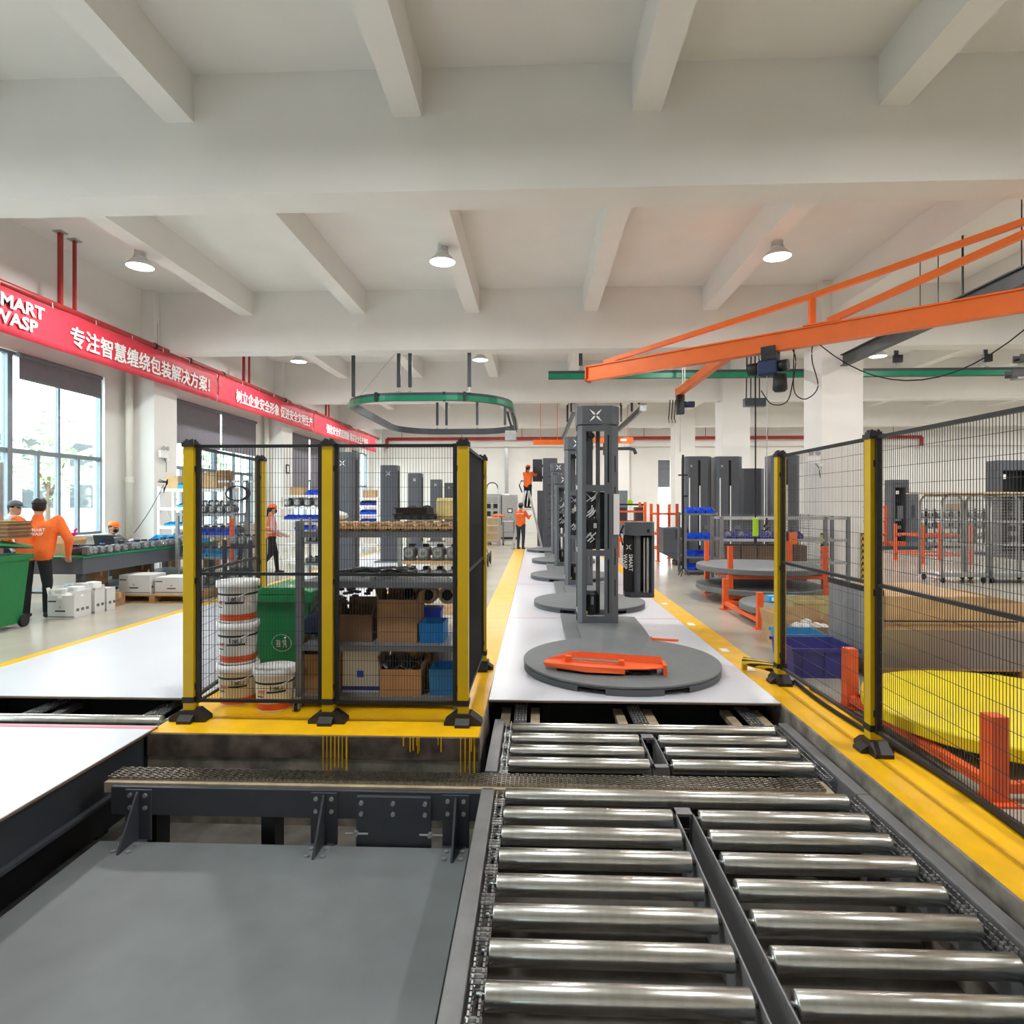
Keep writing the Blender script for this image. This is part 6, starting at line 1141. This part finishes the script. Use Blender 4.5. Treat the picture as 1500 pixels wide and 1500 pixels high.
    for pol in bm_.polygons:
        c = pol.center; pol.use_smooth = True
        if c.z > P['neck'].z + .012 * h and (c - hc).length < .14 * s: pol.material_index = 0; continue
        best = 9; bi = 0
        for p, d, l2, a, b, i in pc:
            u_ = (c - p).dot(d) / l2; u_ = 0 if u_ < 0 else 1 if u_ > 1 else u_
            e = (c - p - d * u_).length - (a + (b - a) * u_)
            if e < best: best = e; bi = i
        pol.material_index = bi
    body = link('body', bm_, t)
    ey = MB()
    for sd in (-1, 1): ellipsoid(ey, hc + R @ Vector((sd * .03, -.08, .012)) * s, .012 * s, .008 * s, .008 * s, 8, 6, R)
    ey.build('eyes', 'black_print', t, False, 0, None, 'stuff')
    if hair:
        m = MB(); ellipsoid(m, hc + R @ Vector((0, .018, .022)) * s, .083 * s, .09 * s, .105 * s, 16, 10, R)
        if hair == 'tail': capsule(m, hc + R @ Vector((0, .09, .02)) * s, hc + R @ Vector((0, .12, -.16)) * s, .03 * s, .018 * s)
        m.build('hair', 'hair', t, True)
    if hat:
        m = MB(); R2 = Matrix.Rotation(hd + (hat[1] if len(hat) > 1 else 0), 3, 'Z'); top = hc + Vector((0, 0, .045 * s))
        pr = [(.098, 0), (.098, .02), (.092, .05), (.07, .078), (.035, .092), (.003, .095)]; k = MB().lathe([(a * s, b * s) for a, b in pr], 20); m.add([top + R2 @ Vector((v[0] * .92, v[1] * 1.08, v[2])) for v in k.v], k.f)
        hb = m.build('cap', hat[0], t, True)
        k = MB().prism([(-.075 * s, -.06 * s), (.075 * s, -.06 * s), (.065 * s, -.15 * s), (.03 * s, -.178 * s), (-.03 * s, -.178 * s), (-.065 * s, -.15 * s)], 0, .008 * s, 'Z'); MB().add([top + R2 @ Vector((v[0], v[1], v[2] + v[1] * .12)) for v in k.v], k.f).build('brim', hat[0], hb)
        MB().lathe([(.012 * s, 0), (.003, .012 * s)], 8, tuple(top + Vector((0, 0, .092 * s)))).build('button', hat[0], hb)
    if mask:
        m = MB(); ellipsoid(m, hc + R @ Vector((0, -.06, -.045)) * s, .056 * s, .048 * s, .05 * s, 14, 8, R); mk = m.build('face_mask', 'black_plastic', t, True)
        MB().tube([hc + R @ Vector((.05 * math.cos(a) * 1.65, -.03 + .08 * math.sin(a) * .9, -.02)) * s for a in [i * PI / 10 for i in range(11)]], .006 * s, 5).build('strap', 'black_plastic', mk)
    return t, P, s
S0 = dict(top='orange_cloth', leg='black_cloth')
# worker in the orange jacket, seen from behind
t, P, s = person((-6.76, 8.05, 0), PI + .45, 1.66, 'worker in orange jacket and black cap standing at bench end', dict(pel=(0, .0, .53), chest=(0, -.03, .715), neck=(.0, -.07, .83), head=(.0, -.1, .905), hdir=.15, shL=(.135, -.05, .795), shR=(-.14, -.05, .795), elL=(.215, -.06, .64), wrL=(.17, -.2, .56), elR=(-.225, -.0, .64), wrR=(-.2, -.1, .5), knR=(-.075, -.02, .285), anR=(-.08, .02, .05)), dict(S0), ('cap_black',), True, bulk=1.2)
xlogo(MB(), .06).build('emblem', 'white_print', t); e = [o for o in t.children if o.name.startswith('emblem')][0]; e.location = (.08 * s, .128 * s, 1.2 * s); e.rotation_euler = (-.1, 0, PI)
text('SMART\nWASP', .055, 'white_print', t, (.035 * s, .13 * s, 1.21 * s), (PI / 2 + .1, 0, PI), 'lettering', .001, .001)
person((at(13, 750, 9.15).x, 9.15, 0), PI / 2, 1.64, 'worker in grey cap and white shirt behind the window rack', dict(head=(0, -.06, .9), neck=(0, -.03, .835), elL=(.15, -.04, .64), wrL=(.12, -.17, .57), elR=(-.15, -.04, .64), wrR=(-.12, -.17, .57)), dict(top='white_cloth', leg='navy_cloth'), ('cap_grey',), True)
stz = .30
t, P, s = person((-7.9, 11.05, 0), PI / 2 - .35, 1.58, 'seated worker in orange cap and black face mask at the bench', dict(pel=(0, .05, stz + .01), hpL=(.06, .03, stz), hpR=(-.06, .03, stz), knL=(.08, -.2, .31), anL=(.07, -.19, .05), knR=(-.08, -.2, .31), anR=(-.07, -.17, .05), chest=(0, -.0, .5), neck=(0, -.06, .615), head=(0, -.1, .7), shL=(.105, -.03, .585), shR=(-.105, -.03, .585), elL=(.15, -.12, .52), wrL=(.09, -.25, .55), elR=(-.15, -.12, .52), wrR=(-.09, -.25, .55)), dict(top='camo_cloth', leg='navy_cloth'), ('cap_orange',), 'tail', True)
st = thing('work_stool', 'low stool under the seated worker', 'stool', (-7.98, 11.08, 0)); MB().lathe([(.16, .36), (.17, .38), (.16, .4)], 18).build('seat', 'black_plastic', st)
for k in range(4): MB().cyl((.1 * math.cos(k * PI / 2), .1 * math.sin(k * PI / 2), .36), (.15 * math.cos(k * PI / 2), .15 * math.sin(k * PI / 2), 0), .014, 8).build('leg', 'frame_grey', st)
# walking worker in the hi-vis vest
t, P, s = person((at(398, 800, 13.3).x, 13.3, 0), PI / 2 + .5, 1.54, 'worker in orange hi-vis vest and orange cap walking past shelves', dict(knL=(.06, -.06, .285), anL=(.06, -.08, .05), knR=(-.06, .02, .29), anR=(-.055, .16, .1), elL=(.14, .06, .64), wrL=(.13, -.08, .56), elR=(-.14, .0, .64), wrR=(-.12, -.14, .57)), dict(top='orange_cloth', sleeve='pink_cloth', fore='pink_cloth', leg='black_cloth'), ('cap_orange',), 'tail', True)
for z in (.60, .675):
    pr = MB().lathe([(.205 * s, -.014), (.205 * s, .014)], 24, caps=False); MB().add([(v[0], v[1] * .64, v[2] + z * 1.54) for v in pr.v], pr.f).build('reflective_band', 'aluminium', t, True)
# worker on the ladder and helper
person((at(773, 740, 21.3).x, 21.3, 1.395), PI / 2 + .9, 1.5, 'worker in orange shirt standing on ladder reaching to dark panel', dict(elL=(.14, -.12, .74), wrL=(.1, -.26, .82), elR=(-.13, -.12, .76), wrR=(-.08, -.26, .84), anR=(-.05, .03, .05), chest=(0, -.01, .72)), dict(S0), ('cap_orange',), 'tail')
t, P, s = person((at(763, 800, 20.75).x, 20.6, .021), PI - .5, 1.55, 'worker in orange shirt and grey cap steadying the ladder', dict(elL=(.15, -.1, .7), wrL=(.12, -.24, .74), elR=(-.14, -.1, .68), wrR=(-.1, -.24, .72), head=(0, -.005, .93)), dict(top='orange_cloth', leg='navy_cloth'), ('cap_grey',), True)
text('SMART WASP', .05, 'white_print', t, (.13 * s, .118 * s, 1.3 * s), (PI / 2, 0, PI), 'lettering', .001, .001)
t = thing('orange_cloth', 'orange jacket dropped on the plywood crate', 'jacket', (at(731, 757, 23.3).x - .05, 23.2, 1.051)); MB().lathe([(.2, 0), (.22, .03), (.15, .1), (.08, .12), (.01, .13)], 11).build('cloth', 'orange_cloth', t, True); MB().tube([(.15, -.1, .05), (.22, -.2, .03), (.3, -.22, .03)], .03, 8).build('sleeve', 'orange_cloth', t, True)

tag(MB().tube(sag(at(240, 710, 12.1), at(196, 781, 11.8), .06), .007, 6).build('air_hose', 'black_plastic', None, True), 'thin black air hose slanting from white shelving to the bench', 'hose')
t = thing('cable_tangle', 'tangle of black cables hooked on the white shelving end', 'cables', at(240, 710, 12.1))
for k in range(4): MB().tube([(.02 * k - .1, -.02, .05), (-.05 + .04 * k, -.05, .1 - .02 * k), (.1, -.03, .02 + .03 * k), (.02, -.04, -.08 - .03 * k)], .009, 5).build('cable', 'rubber', t, True)
